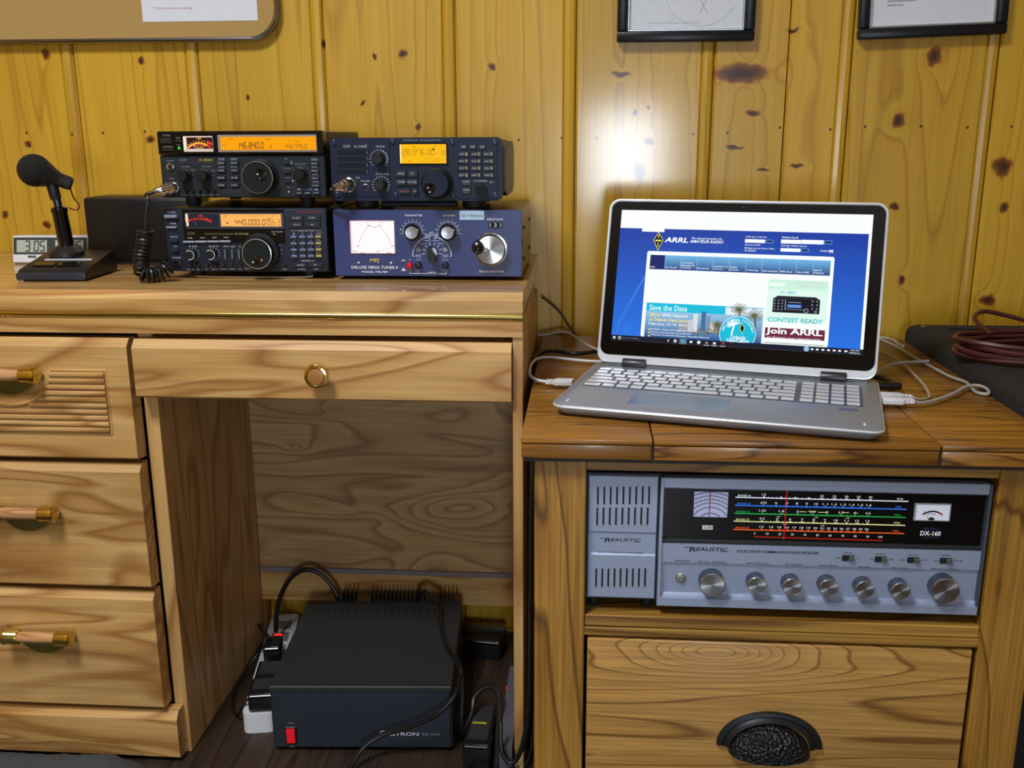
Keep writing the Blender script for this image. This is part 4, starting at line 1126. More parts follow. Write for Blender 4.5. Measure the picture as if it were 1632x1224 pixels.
cord2 = thing('microphone_cord', 'short black lead with chrome plug in the navy transceiver', 'cord', (-.325, 1.36, .836))
p1_ = Vector((r1.location.x+c1[0], r1.location.y-.0065, r1.location.z+c1[1]))
part('plug', mic_plug(p1_, (-.55, -.8, -.1)), CHROME, cord2, world=True)
e1 = p1_+Vector((-.55, -.8, -.1)).normalized()*.026
part('lead', MB().tube([e1, e1+Vector((-.004, -.004, -.004)), e1+Vector((-.003, .002, -.016)), e1+Vector((.0, .012, -.028)), (-.345, 1.372, .8385), (-.3635, 1.382, .8375), (-.3655, 1.42, .8375)], .0024, 8), CABLEB, cord2, world=True)

# ------------------------------------------------------------------ desk microphone
mic = thing('desk_microphone', 'black desk microphone with round foam head on a sloped base', 'microphone', (-.775, 1.40, .733), R(3))
bs = MB()
# base: front lip, sloping deck rising to the back
prof = [(-.050, .003), (-.050, .012), (-.046, .016), (.050, .034), (.056, .033), (.060, .006), (.056, .003)]
bs.prism(prof, -.050, .050, 'x')
part('base', bs, plain('mic_base_black', (28, 28, 29), .35), mic)
part('front_lip', MB().box(-.052, .050, -.053, -.046, .002, .0125, 0, .002, 2), plain('mic_lip_blue', (38, 44, 60), .3), mic)
part('base_pad', MB().box(-.046, .046, -.044, .052, 0, .004), RUBBER, mic)
sl = math.atan2(.018, .096)
def deck(x0, x1, y0, y1, hgt):
    m_ = MB().box(x0, x1, y0, y1, -.001, hgt, 0, .0008)
    return m_.xf(Matrix.Translation((0, -.046, .016)) @ Matrix.Rotation(sl, 4, 'X'))
for x0, x1 in ((-.036, -.006), (.0, .030)): part('push_to_talk_key', deck(x0, x1, .014, .030, .003), BLACKG, mic)
part('name_strip', deck(-.034, .038, .046, .052, .0012), plain('pale_strip', (176, 184, 190), .4), mic)
part('stem_collar', MB().lathe([(.026, 0), (.025, .006), (.016, .014), (.0125, .016)], (-.012, .030, .028), (0, 0, 1), 28), BLACK, mic)
part('stem', MB().lathe([(.0105, 0), (.0112, .006), (.0108, .050), (.0118, .054), (.0118, .058), (.0090, .060)], (-.012, .030, .042), (-.07, -.03, 1), 24), BLACKG, mic)
part('neck', MB().lathe([(.0060, 0), (.0060, .020)], (-.016, .028, .100), (-.10, -.05, 1), 18), plain('blued_steel', (70, 78, 100), .25, .9), mic)
part('swivel', MB().lathe([(.0075, 0), (.0082, .004), (.0085, .02), (.0075, .028)], (-.018, .027, .113), (-.13, -.08, 1), 18, cap0=True), BLACK, mic)
hd = Vector((-.86, -.32, .40)).normalized()
hb = Vector((.002, .034, .136))
part('head_barrel', MB().lathe([(.0070, -.004), (.0098, -.002), (.0105, .003), (.0105, .014), (.0118, .018), (.0138, .023), (.0185, .032), (.0200, .036)], hb, hd, 28, cap0=True), BLACK, mic)
ball = hb+hd*.050
bm_ = bmesh.new(); bmesh.ops.create_uvsphere(bm_, u_segments=28, v_segments=16, radius=.0240)
for v in bm_.verts: v.co = v.co+ball
part('foam_windscreen', MB().bm(bm_), plain('black_foam', (20, 20, 20), .95, vary=.4, vscale=900, bump=.8, bscale=1400), mic)
part('head_wire', MB().tube([hb+Vector((-.006, .012, -.006)), hb+Vector((-.002, .012, -.022)), hb+Vector((.006, .010, -.032)), hb+Vector((.003, .008, -.040)), hb+Vector((-.008, .004, -.036))], .0012, 6), plain('red_brown_wire', (92, 40, 26), .5), mic)

# ------------------------------------------------------------------ twin clock
clk = thing('desk_clock', 'small twin-display digital clock behind the desk microphone', 'clock', (-.880, 1.545, .733), R(2))
part('body', MB().prism([(0, 0), (-.006, .004), (.004, .046), (.020, .046), (.030, .0)], -.063, .063, 'x'), WHITEP, clk)
tl = Matrix.Translation((0, -.0062, .004)) @ Matrix.Rotation(-math.atan2(.010, .042), 4, 'X')
part('face_plate', MB().box(-.062, .062, -.0012, .002, .013, .0405, 0, .0006).xf(tl), plain('clock_face_dark', (52, 58, 62), .4), clk)
for x0, x1, s1 in ((-.056, -.005, '3:05'), (.009, .056, '8:05')):
    o = part('display', MB().rect(x0, .016, x1, .036, .0016).xf(tl), plain('lcd_grey', (172, 182, 172), .35), clk)
    m = MB(); seg7(m, s1.replace(':', ' '), x0+.013, x1-.003, .018, .034, .0020, th=.12); part('display_digits', m.xf(tl), plain('lcd_black', (40, 44, 44), .6), o, kind='stuff')
part('button', MB().box(-.038, -.024, -.0018, .001, .0075, .0105, 0, .0008).xf(tl), plain('clock_button', (84, 84, 80), .4), clk)

# ------------------------------------------------------------------ extension speaker behind the receiver
ex = thing('external_speaker', 'black slab speaker with perforated grille behind the coiled lead', 'speaker', (-.735, 1.545, .733))
part('cabinet', MB().box(-.083, .098, .003, .085, .003, .1085, 0, .005, 2), BLACK, ex)
def grille_mat():
    m_, nt, b = newmat('perforated_grille')
    N, L = nt.nodes, nt.links
    tc = N.new('ShaderNodeTexCoord'); mp = N.new('ShaderNodeMapping'); mp.inputs['Scale'].default_value = (360, 0, 360); mp.inputs['Rotation'].default_value = (0, R(45), 0)
    L.new(tc.outputs['Object'], mp.inputs['Vector'])
    fr = N.new('ShaderNodeVectorMath'); fr.operation = 'FRACTION'; L.new(mp.outputs[0], fr.inputs[0])
    sb = N.new('ShaderNodeVectorMath'); sb.operation = 'SUBTRACT'; sb.inputs[1].default_value = (.5, 0, .5); L.new(fr.outputs[0], sb.inputs[0])
    ln = N.new('ShaderNodeVectorMath'); ln.operation = 'LENGTH'; L.new(sb.outputs[0], ln.inputs[0])
    rp = N.new('ShaderNodeValToRGB'); rp.color_ramp.elements[0].position = .30; rp.color_ramp.elements[0].color = (.002, .002, .003, 1)
    rp.color_ramp.elements[1].position = .40; rp.color_ramp.elements[1].color = (.018, .019, .022, 1)
    L.new(ln.outputs['Value'], rp.inputs[0]); L.new(rp.outputs[0], b.inputs['Base Color'])
    b.inputs['Roughness'].default_value = .35; b.inputs['Metallic'].default_value = .4
    return m_
part('grille', MB().box(-.080, .095, -.001, .004, .006, .1055, 0, .003, 2), grille_mat(), ex, label='finely perforated black metal grille')
part('speaker_lead', MB().tube([(-.05, -.004, .003), (-.02, -.010, .0035), (.02, -.012, .003), (.07, -.006, .003), (.10, .004, .003)], .002, 6), CABLEB, ex)

# ------------------------------------------------------------------ laptop
lap = thing('laptop', 'open silver laptop showing a blue website, angled on the oak cabinet', 'laptop', (-.0385, 1.1532, .598), R(-14.18))
LW, LD = .387, .250
SILV = plain('laptop_silver', (150, 158, 172), .38, .35, vary=.04, vscale=400)
SILV2 = plain('laptop_edge', (226, 232, 240), .3, .3)
deckp = rrect(0, LW, 0, LD, .016, 5)
bb = MB()
n = len(deckp)
lo = rrect(.006, LW-.006, .008, LD-.004, .016, 5)
v = [(x, y, .003) for x, y in lo]+[(x, y, .011) for x, y in deckp]+[(x, y, .0150) for x, y in deckp]+[(x, y, .0160) for x, y in rrect(.001, LW-.001, .001, LD-.001, .015, 5)]
f = [tuple(range(n))[::-1], tuple(range(3*n, 4*n))]
for k in range(3):
    for i in range(n): f.append((k*n+i, k*n+(i+1) % n, (k+1)*n+(i+1) % n, (k+1)*n+i))
part('base', MB().add(v, f), SILV, lap, angle=50)
part('base_edge', MB().tube([(x, y, .0135) for x, y in rrect(.0002, LW-.0002, .0002, LD-.0002, .016, 5)], .0016, 6, sub=1, close=True), SILV2, lap)
for x in (.04, LW-.04):
    for y in (.03, LD-.03): part('foot', MB().lathe([(.007, 0), (.007, .0035)], axis=(0, 0, 1), seg=14, cap0=True), RUBBER, lap, (x, y, 0))
part('keyboard_well', MB().box(.0145, .3665, .0985, .2035, .0152, .01615, 0, .0004), plain('keyboard_well', (82, 90, 104), .4, .2), lap)
KEYM = plain('laptop_key', (216, 220, 228), .3, .25)  # silver-grey keys coloured near white to stand in for their backlit edges
keymesh = {}
def lkey(x0, x1, y0, y1):
    kw, kh = round(x1-x0, 4), round(y1-y0, 4)
    if (kw, kh) not in keymesh: keymesh[(kw, kh)] = mesh_of('key', MB().box(-kw/2, kw/2, -kh/2, kh/2, 0, .0024, 0, .0006), [KEYM])
    part('key', keymesh[(kw, kh)], None, lap, ((x0+x1)/2, (y0+y1)/2, .0161))
u = .0187
gap = .0030
ys = [(.1035, .1125), (.1210, .1300), (.1385, .1475), (.1560, .1650), (.1735, .1825), (.1905, .1985)]
rows = [[1.3, 1, 1, 1, 5.2, 1, 1, 1, 1, 1.0], [2.3]+[1]*10+[2.2], [1.8]+[1]*11+[1.7], [1.5]+[1]*12+[1.0], [1]*13+[1.5], [1.04]*14]
for (y0, y1), row in zip(ys, rows):
    x = .016; sc = .2715/sum(row)
    for wk in row:
        lkey(x, x+wk*sc-gap, y0, y1); x += wk*sc
for j, (y0, y1) in enumerate(ys):
    for i in range(4):
        x = .2915+i*.0185
        lkey(x, x+.0155, y0, y1)
part('touchpad', MB().box(.089, .209, .026, .088, .0155, .01625, 0, .0003), plain('touchpad', (136, 144, 158), .3, .4), lap)
part('sticker', MB().box(.338, .360, .078, .0885, .016, .01625), plain('sticker_blue', (88, 98, 122), .4), lap)
for x in (.022, LW-.014): part('logo_dash', MB().box(x-.008, x-.0055, .018, .029, .016, .01625), WHITE, lap)
# hinges
for x in (.058, .330): part('hinge', MB().lathe([(.0072, -.0165), (.0076, -.0155), (.0076, .0155), (.0072, .0165)], (x, .2290, .0200), (1, 0, 0), 18, cap0=True), plain('hinge_dark', (70, 70, 74), .35, .6), lap)
part('hinge_bar', MB().box(.012, LW-.012, .226, .240, .0145, .0185, 0, .001), plain('hinge_bar', (120, 122, 126), .35, .7), lap)
# lid, built upright then leaned back; x centred, z up
LH, LWid = .2363, .3792
lidM = Matrix.Translation((LW/2, .2310, .0205)) @ Matrix.Rotation(R(-16.92), 4, 'X')
def lidpart(name, mb, mats, **k): return part(name, mb.xf(lidM), mats, k.pop('parent', lap), **k)
lo_ = rrect(-LWid/2, LWid/2, 0, LH, .014, 6)
lid = lidpart('lid', MB().prism(lo_, 0, .008, 'y'), SILV2, angle=50)
lidpart('lid_rim', MB().tube([(x, 0, z) for x, z in lo_], .0016, 6, sub=1, close=True), SILV2, parent=lap)
lidpart('bezel', MB().prism(rrect(-LWid/2+.0022, LWid/2-.0022, .0105, LH-.0022, .012, 6), -.0008, .001, 'y'), plain('laptop_glass_black', (6, 6, 8), .12, coat=.4), parent=lap, label='glossy black screen surround')
F = Face((974, 319), (1417, 319), (1394.5, 603.5), (952, 570.5), LWid, LH)
def c6(x, y): return (820+x/4.533, 300+y/4.533)
def c7(x, y): return (1100+x/4.0794, 300+y/4.0794)
def ck(x, y): return (1010+x/6.12, 350+y/6.12)
SM = []
def sm(name, rgb, s_=1.0):
    m_ = glow('screen_'+name, rgb, s_)
    if m_ not in SM: SM.append(m_)
    return SM.index(m_)
scr = MB()
a0, b0 = F.p(*c6(770, 158)), F.p(*c7(1115, 1080))
X0, X1, ZT, ZB = a0[0], b0[0], a0[1], b0[1]
X0 = (a0[0]+F.p(*c6(695, 1075))[0])/2; X1 = (b0[0]+F.p(*c7(1192, 150))[0])/2
ZT = (a0[1]+F.p(*c7(1192, 150))[1])/2; ZB = (b0[1]+F.p(*c6(695, 1075))[1])/2
def SX(p): return F.p(*p)
def sr(p, q, lay, mat): a, b = SX(p), SX(q); scr.rect(a[0], b[1], b[0], a[1], .0010+.00012*lay, mat)
wht = sm('white', (250, 253, 255)); 
zt1 = (SX(c6(770, 288))[1]+SX(c7(1160, 275))[1])/2
ztb = (SX(c6(697, 1045))[1]+SX(c7(1118, 1037))[1])/2
scr.rect(X0, ZB, X1, ZT, .0010, wht)
xs_r = SX(c7(1130, 650))[0]
SM.append(None); BG = len(SM)-1
scr.rect(X0, ztb, xs_r, zt1, .00112, BG)
sr(c6(915, 284), c6(1070, 312), 2, wht)
# page
pl, prr = SX(c6(950, 450)), SX(c7(930, 428))
ptop = (pl[1]+prr[1])/2
scr.poly([(p_[0], p_[1]) for p_ in rrect(pl[0], prr[0], ztb, ptop, .003, 4)], .00124, wht)
# navigation bar
nv0, nv1 = SX(ck(150, 335)), SX(c7(897, 553)); ntop = (nv0[1]+SX(c7(900, 455))[1])/2; nbot = (SX(ck(142, 475))[1]+nv1[1])/2
SM.append(None); NB = len(SM)-1
scr.rect(nv0[0], nbot, nv1[0], ntop, .00136, NB)
nx = [nv0[0]]+[SX(ck(x, 420))[0] for x in (286, 437, 592, 747, 907, 1068, 1226)]+[SX(c7(x, 500))[0] for x in (564, 675, 787)]+[nv1[0]]
navy = sm('navy', (16, 34, 104)); pale = sm('pale_blue', (150, 196, 236))
scr.rect(nx[0], nbot, nx[1], ntop, .00144, navy)
for x in nx[1:-1]: scr.rect(x-.0003, nbot, x+.0003, ntop, .0015, pale)
navt = [('Home',), ('On The Air',), ('Licensing,', 'Education &', 'Training'), ('Membership',), ('Regulatory &', 'Advocacy'), ('Public', 'Service'), ('Technology',), ('Get Involved',), ('ARRL Store',), ('About ARRL',), ('News &', 'Features')]
cellw = (nv1[0]-nv0[0])/len(navt)
for i, ls in enumerate(navt):
    for j, s1 in enumerate(ls):
        x = nx[i]+.0012 if i < len(nx)-1 else nv0[0]+cellw*i
        wd = min(len(s1)*.00165, (nx[min(i+1, len(nx)-1)]-nx[i])-.002)
        scr.text(s1, x, x+wd, nbot+.0034+.0036*(len(ls)-1-j), .0024, .0016, wht, bold=.01)
# header: diamond emblem, name, search fields
blk, yel = sm('black', (14, 16, 18)), sm('yellow', (232, 220, 110))
def diamond(p_top, p_r, p_bot, p_l, lay, col):
    scr.poly([SX(p_top), SX(p_l), SX(p_bot), SX(p_r)], .0012+.00012*lay, col)
diamond(ck(230, 114), ck(272, 195), ck(218, 296), ck(178, 190), 2, yel)
diamond(ck(229, 124), ck(267, 195), ck(219, 285), ck(184, 190), 3, blk)
cx, cz = SX(ck(225, 198))
for dx, dz, w_, h_ in ((0, .0075, .0024, .0012), (0, .0055, .0008, .004), (0, 0, .0085, .0022), (0, -.0055, .0010, .005), (0, -.0085, .0020, .0012)): scr.rect(cx+dx-w_/2, cz+dz-h_/2, cx+dx+w_/2, cz+dz+h_/2, .0017, yel)
def st(s1, p, q, hh, col, bold=0., shear=0., lay=5): a, b = SX(p), SX(q); scr.text(s1, a[0], b[0], (a[1]+b[1])/2, hh, .0012+.00012*lay, col, shear=shear, bold=bold)
st('ARRL', ck(285, 188), ck(508, 193), .0072, wht, .03, .25)
st('The national association for', ck(540, 170), ck(840, 178), .0026, wht, .01, .2); st('AMATEUR RADIO', ck(525, 201), ck(846, 208), .0042, wht, .02, .25)
for (x0, y0, x1, y1) in ((340, 320, 470, 345), (576, 320, 706, 348), (710, 320, 856, 350), (572, 376, 702, 401)): sr(c7(x0, y0), c7(x1, y1), 2, wht)
for (x0, y0, x1, y1) in ((478, 322, 524, 345), (862, 324, 912, 348), (708, 378, 757, 402)): sr(c7(x0, y0), c7(x1, y1), 2, sm('cyan_blue', (96, 160, 226))); sr(c7(x0+4, y0+4), c7(x1-4, y1-4), 3, navy)
for s1, x0, x1, y in (('Hello Jay | Log Out', 345, 482, 306), ('Edit your Profile', 340, 440, 358), ('Michigan Section News / Alert', 338, 532, 380), ('12-18-2015', 338, 410, 394), ('Website Search', 580, 690, 306), ('Call Sign / Name Search', 575, 745, 362), ('0 Items', 833, 888, 391)):
    st(s1, c7(x0, y), c7(x1, y+2), .0026, wht, .012)
sr(c7(893, 386), c7(920, 398), 4, wht); sr(c7(896, 401), c7(902, 406), 4, wht); sr(c7(910, 401), c7(916, 406), 4, wht)
# faint big letters behind the page
fb = sm('faint_blue', (52, 120, 226))
def sl_(p, q, w_, lay, col): scr.line(SX(p), SX(q), w_, .0011+.00012*lay, col)
sl_(c6(932, 628), c6(745, 960), .0034, .5, fb); sl_(c6(745, 960), c6(735, 1040), .0034, .5, fb)
st('R', c6(785, 1010), c6(850, 1012), .016, fb, 0, 0, .4)
# save the date banner
cy = sm('cyan', (20, 190, 222))
a, b = SX(ck(112, 792)), SX(ck(866, 900))
bl_ = SX(ck(105, 1120))[0]
scr.rect(a[0], SX(ck(112, 872))[1], b[0], a[1], .0014, cy)
st('Save the Date', ck(140, 838), ck(500, 856), .0080, sm('ice', (214, 250, 255)), .015)
pb = SX(c7(455, 765))
x_l, x_r = a[0], SX(ck(1230, 1000))[0]
ph = SX(ck(112, 872))[1]
SM.append(None); PH = len(SM)-1
scr.rect(x_l, ztb, x_r, ph, .00136, PH)
scr.rect(b[0], ph, x_r, a[1]-.0006, .00136, sm('sky_pale', (226, 240, 250)))
scr.rect(b[0], a[1]-.0014, x_r, a[1]-.0002, .0014, sm('cyan2', (70, 206, 226)))
# skyline blocks, shore trees, water in the banner photograph
rnd = random.Random(3)
for (x0, y0, x1, y1, col) in ((420, 985, 500, 1075, (150, 160, 172)), (505, 960, 560, 1080, (196, 206, 214)), (560, 900, 590, 1080, (220, 226, 232)), (640, 880, 668, 1075, (70, 110, 160)), (690, 920, 712, 1078, (120, 146, 176)), (720, 985, 760, 1080, (206, 196, 184))):
    a1, b1 = SX(ck(x0, y0)), SX(ck(x1, y1)); scr.rect(a1[0], b1[1], b1[0], a1[1], .00145, sm('block%d' % x0, col))
for i in range(34):
    x, y = rnd.uniform(545, 800), rnd.uniform(1045, 1100)
    p_ = SX(ck(x, y)); r_ = rnd.uniform(.001, .0024)
    scr.poly([(p_[0]+r_*math.cos(k*1.05), p_[1]+r_*.7*math.sin(k*1.05)) for k in range(6)], .00150+.00001*i, sm(('foliage_a', 'foliage_b', 'foliage_c')[i % 3], ((126, 122, 84), (88, 92, 66), (170, 162, 126))[i % 3]))
for (px_, py_, sc) in ((1000, 860, 90), (1150, 920, 100), (790, 1010, 60)):
    for k in range(18):
        q = math.pi*2*k/18; l_ = sc*rnd.uniform(.7, 1.05)
        sl_(ck(px_, py_), ck(px_+l_*math.cos(q), py_-l_*.8*math.sin(q)), .0010, 4, sm('palm%d' % (k % 2), ((78, 84, 56), (118, 116, 74))[k % 2]))
    sl_(ck(px_+6, py_), ck(px_+12, py_+230 if py_ < 1000 else py_+90), .0022, 3.6, sm('trunk', (96, 84, 66)))
cc = SX(ck(985, 1100)); rc = SX(ck(1160, 1100))[0]-cc[0]
def clip_disc(r_, z_, col):
    P_ = [(cc[0]+r_*math.cos(R(q)), max(ztb, cc[1]+r_*math.sin(R(q)))) for q in range(0, 360, 8)]
    scr.poly(P_, z_, col)
clip_disc(rc*1.03, .00190, wht); clip_disc(rc, .00195, cy)
for k, ch in enumerate('ARRL NATIONAL CONVENTION'):
    if ch == ' ': continue
    q = R(168-156*k/23); px_, pz_ = cc[0]+rc*.86*math.cos(q), cc[1]+rc*.86*math.sin(q)
    g = MB(); g.text(ch, -.0008, .0008, 0, .0030, .0021, 0, bold=.02)
    g.xf(Matrix.Translation((px_, 0, pz_)) @ Matrix.Rotation(-(q-math.pi/2), 4, 'Y'))
    scr.add(g.v, g.f, wht)
for k in range(9):
    q = R(20+24*k); sl_(ck(950, 1010), ck(950+72*math.cos(q), 1005-48*math.sin(q)), .0014, 9, wht)
sl_(ck(955, 1005), ck(925, 1105), .0022, 9, wht)
diamond(ck(1032, 990), ck(1056, 1042), ck(1030, 1100), ck(1006, 1042), 7.5, yel); diamond(ck(1032, 1000), ck(1050, 1042), ck(1030, 1090), ck(1012, 1042), 8, blk)
st('Orlando', ck(915, 1128), ck(1066, 1136), .0058, wht, .02, 0, 8); st('HamCation', ck(880, 1160), ck(1096, 1166), .0050, wht, .02, 0, 8)
st('2016', ck(138, 908), ck(240, 914), .0046, sm('gold_text', (250, 226, 120)), .02); st('ARRL National', ck(256, 914), ck(500, 926), .0046, wht, .01)
st('at Orlando HamCation', ck(136, 954), ck(505, 972), .0048, sm('gold_text', (250, 226, 120)), .02); st('February 12-14, 2016', ck(130, 1000), ck(500, 1016), .0046, wht, .01)
for y, s1, x1 in ((1052, 'Exhibits, swap, and tailgating', 485), (1082, 'Forums and special presentations', 535), (1112, 'National Convention Banquet, Saturday February', 712)):
    st(s1, ck(150, y), ck(x1, y+14), .0030, wht, .005); a1 = SX(ck(134, y)); scr.rect(a1[0]-.0012, a1[1]-.0012, a1[0]+.0012, a1[1]+.0012, .0018, yel)
# right column advertisements
mint = sm('mint', (224, 250, 240))
sr(c7(495, 578), c7(872, 872), 3, mint); sr(c7(497, 580), c7(882, 655), 3.4, sm('mint2', (204, 244, 222)))
for y, x0, x1 in ((604, 672, 862), (626, 700, 850)): st('HF/50MHz TRANSCEIVER', c7(x0, y), c7(x1, y+2), .0024, sm('pinkish', (216, 190, 200)), 0)
st('IC-7851', c7(572, 664), c7(670, 668), .0042, sm('teal2', (60, 190, 206)), .01)
sr(c7(500, 600), c7(598, 628), 3.8, sm('mint3', (238, 252, 248)))
a1, b1 = SX(c7(524, 690)), SX(c7(826, 808))
scr.poly([(a1[0]+.006, a1[1]+.001), (a1[0], a1[1]-.003), (b1[0], a1[1]-.003), (b1[0]-.006, a1[1]+.001)], .0015, sm('radio_top', (34, 36, 44)))
scr.rect(a1[0], b1[1], b1[0], a1[1]-.003, .0015, sm('radio_black', (16, 18, 30)))
def rel(u_, v_): return (a1[0]+(b1[0]-a1[0])*u_, b1[1]+(a1[1]-.003-b1[1])*v_)
def rrel(u0, v0, u1, v1, col, z_=.0017): p_, q_ = rel(u0, v0), rel(u1, v1); scr.rect(p_[0], p_[1], q_[0], q_[1], z_, col)
rrel(.31, .36, .62, .62, sm('radio_lcd', (44, 96, 180))); rrel(.33, .50, .60, .56, pale, .0018); rrel(.33, .42, .58, .45, pale, .0018)
gr_ = sm('radio_grey', (140, 146, 160))
for u_, v_ in [(.04+.08*i, .88-.22*j) for i in range(3) for j in range(4)]+[(.84+.1*i, .9-.26*j) for i in range(2) for j in range(3)]:
    p_ = rel(u_, v_); scr.ring(p_, .0005, .0012, .0018, mat=gr_, seg=10)
p_ = rel(.72, .2); scr.ring(p_, .0020, .0032, .0018, mat=gr_, seg=16); p_ = rel(.92, .15); scr.ring(p_, .0010, .0020, .0018, mat=gr_, seg=12)
rrel(.26, .2, .28, .95, gr_); rrel(.33, .74, .60, .80, gr_); 
for i in range(9): rrel(.30+.042*i, .22, .325+.042*i, .28, gr_)
st('CONTEST READY', c7(486, 842), c7(850, 856), .0066, sm('teal', (64, 196, 192)), .025)
sr(c7(470, 892), c7(860, 982), 3, sm('plum', (108, 40, 62))); st('Join ARRL', c7(474, 918), c7(848, 938), .0108, wht, .03, 0, 5); st('or Renew your membership', c7(480, 958), c7(835, 975), .0036, sm('rose', (240, 206, 214)), .01, .2, 5)
sr(c7(466, 988), c7(856, 1016), 3, sm('fern', (60, 120, 84)))
# task bar
tb = sm('taskbar', (22, 26, 44))
scr.rect(X0, ZB, X1, ztb, .0013, tb)
zc = (ztb+ZB)/2
for k in range(4): scr.rect(X0+.003+.0018*(k % 2), zc-.0016+.0018*(k//2), X0+.0045+.0018*(k % 2), zc-.0001+.0018*(k//2), .0016, wht)
scr.ring((X0+.0125, zc), .0014, .0022, .0016, mat=wht, seg=16); scr.text('Ask me anything', X0+.017, X0+.040, zc, .0024, .0016, gr_)
xi = [SX(ck(x, 1170))[0] for x in (315, 382, 457, 535, 610, 686, 762, 843)]
scr.rect(xi[2]-.0052, ZB, xi[2]+.0052, ztb, .0015, sm('tile', (96, 120, 140)))
for i, x in enumerate(xi):
    col = (wht, wht, cy, wht, wht, gr_, wht, sm('red_note', (226, 60, 76)))[i]
    if i in (1, 2): scr.ring((x, zc), .0010, .0022, .0017, mat=col, seg=14)
    elif i == 4: scr.ring((x, zc), 0, .0024, .0017, mat=col, seg=8)
    elif i == 7: scr.line((x-.0010, zc-.0018), (x-.0010, zc+.0020), .0008, .0017, col); scr.line((x+.0018, zc-.0010), (x+.0018, zc+.0026), .0008, .0017, col); scr.line((x-.0010, zc+.0020), (x+.0018, zc+.0026), .0009, .0017, col)
    else: scr.rect(x-.0018*(1 if i else .4), zc-.0014, x+.0018*(1 if i else .4), zc+.0014, .0017, col)
    if i > 4: scr.rect(x-.004, ZB, x+.004, ZB+.0006, .0017, wht)
xt = [SX(c7(x, 1045))[0] for x in (740, 778, 812, 850, 888, 925, 962, 1004)]
scr.ring((xt[0], zc), 0, .0036, .0017, mat=pale, seg=16)
for x in xt[1:]: scr.rect(x-.0017, zc-.0011, x+.0017, zc+.0011, .0017, wht)
scr.text('3:05 PM', X1-.0165, X1-.005, zc+.0017, .0020, .0017, wht); scr.text('1/8/2016', X1-.0175, X1-.004, zc-.0017, .0020, .0017, wht)
zw = lambda z_: (lidM @ Vector((0, 0, z_))).z
SM[BG] = glow_grad('screen_background', (14, 54, 160), (30, 112, 226), zw(ztb), zw(zt1))
SM[NB] = glow_grad('screen_navigation', (110, 180, 230), (16, 46, 124), zw(nbot), zw(ntop))
SM[PH] = glow_grad('screen_photo', (150, 196, 230), (24, 84, 150), zw(ztb), zw(ph))
for v_ in range(0): pass
lidpart('screen', scr, SM, parent=lap, angle=0, label='lit web page on the display', kind='stuff')
part('lid_top_tab', MB().box(-.022, .022, .001, .007, LH-.001, LH+.0028, 0, .001).xf(lidM), SILV, lap)  # small silver tab on the top edge of the lid
lidpart('webcam', MB().lathe([(.0012, .0008), (.0012, .0012)], (0, 0, LH-.0085), seg=12), plain('lens', (70, 74, 84), .1), parent=lap)

# ------------------------------------------------------------------ shelf: communications receiver and its speaker
YS = 1.095
sp = thing('external_speaker', 'silver slotted speaker standing left of the vintage receiver', 'speaker', (.0505, YS, .366))
w, h = .0865, .1635
F = Face((150, 125), (640, 140), (620, 985), (135, 970), w, h)
Z0 = .0165
cabm = MB().box(-w/2, w/2, 0, .19, Z0, Z0+h, 0, .0015); part('cabinet', cabm, plain('speaker_grey', (72, 82, 94), .4, .3), sp)
fp = MB()
# face in three planes: upper and lower panels proud, name band set back between them
zA, zB_ = F.p(380, 520)[1]+Z0, F.p(380, 665)[1]+Z0
pr = [(.001, Z0+.004), (-.0042, Z0+.0045), (-.0042, zB_-.001), (-.0022, zB_+.001), (-.0022, zA-.001), (-.0040, zA+.0015), (-.0042, Z0+h-.003), (-.003, Z0+h-.0018), (.001, Z0+h-.0018)]
part('face_plate', fp.prism(pr, -w/2+.0030, w/2-.0030, 'x'), ALU, sp, label='brushed aluminium face with slots')
slotmesh = {}
for row, (y0, y1, xa, xb) in enumerate(((212, 330, 222, 565), (350, 465, 217, 556), (758, 880, 210, 543))):
    for i in range(9):
        x = xa+(xb-xa)*i/8
        a = F.r(x-5, y0, x+5, y1)
        o_ = part('slot', MB().box(a[0], a[2], -.0046, -.0036, a[1]+Z0, a[3]+Z0, 0, .0002), BLKPR, sp)
        part('slot_lip', MB().box(a[0]-.0002, a[2]+.0002, -.0049, -.0036, a[1]+Z0-.0012, a[1]+Z0), CHROME, o_)
m = MB()
def realistic(m, F, x0, x1, yc, hp, d, mat=0, dz=0):
    k = len(m.v)
    F.text(m, 'R', x0+.08*(x1-x0), x0+.24*(x1-x0), yc, hp*1.15, d, mat, .3, .01); F.text(m, 'EALISTIC', x0+.24*(x1-x0), x1-.03*(x1-x0), yc, hp*.9, d, mat, .3, .01)
    F.line(m, x0-.03*(x1-x0), yc-hp*.5, x0+.2*(x1-x0), yc-hp*.42, hp*.12, d, mat); F.line(m, x1-.18*(x1-x0), yc+hp*.55, x1, yc+hp*.5, hp*.1, d, mat)
    for i in range(k, len(m.v)): m.v[i] = (m.v[i][0], m.v[i][1], m.v[i][2]+dz)
realistic(m, F, 245, 515, 570, 26, .0025, 0, Z0)
k = len(m.v); F.text(m, 'SP-150  COMMUNICATIONS SPEAKER', 225, 530, 655, 10, .0027, 0)
for i in range(k, len(m.v)): m.v[i] = (m.v[i][0], m.v[i][1], m.v[i][2]+Z0)
part('lettering', m, BLKPR, sp, kind='stuff')
for x in (-.033, .033):
    for y in (.018, .16): part('foot', MB().lathe([(.0062, 0), (.0072, .004), (.0072, Z0+.001)], axis=(0, 0, 1), seg=16, cap0=True), RUBBER, sp, (x, y, 0))

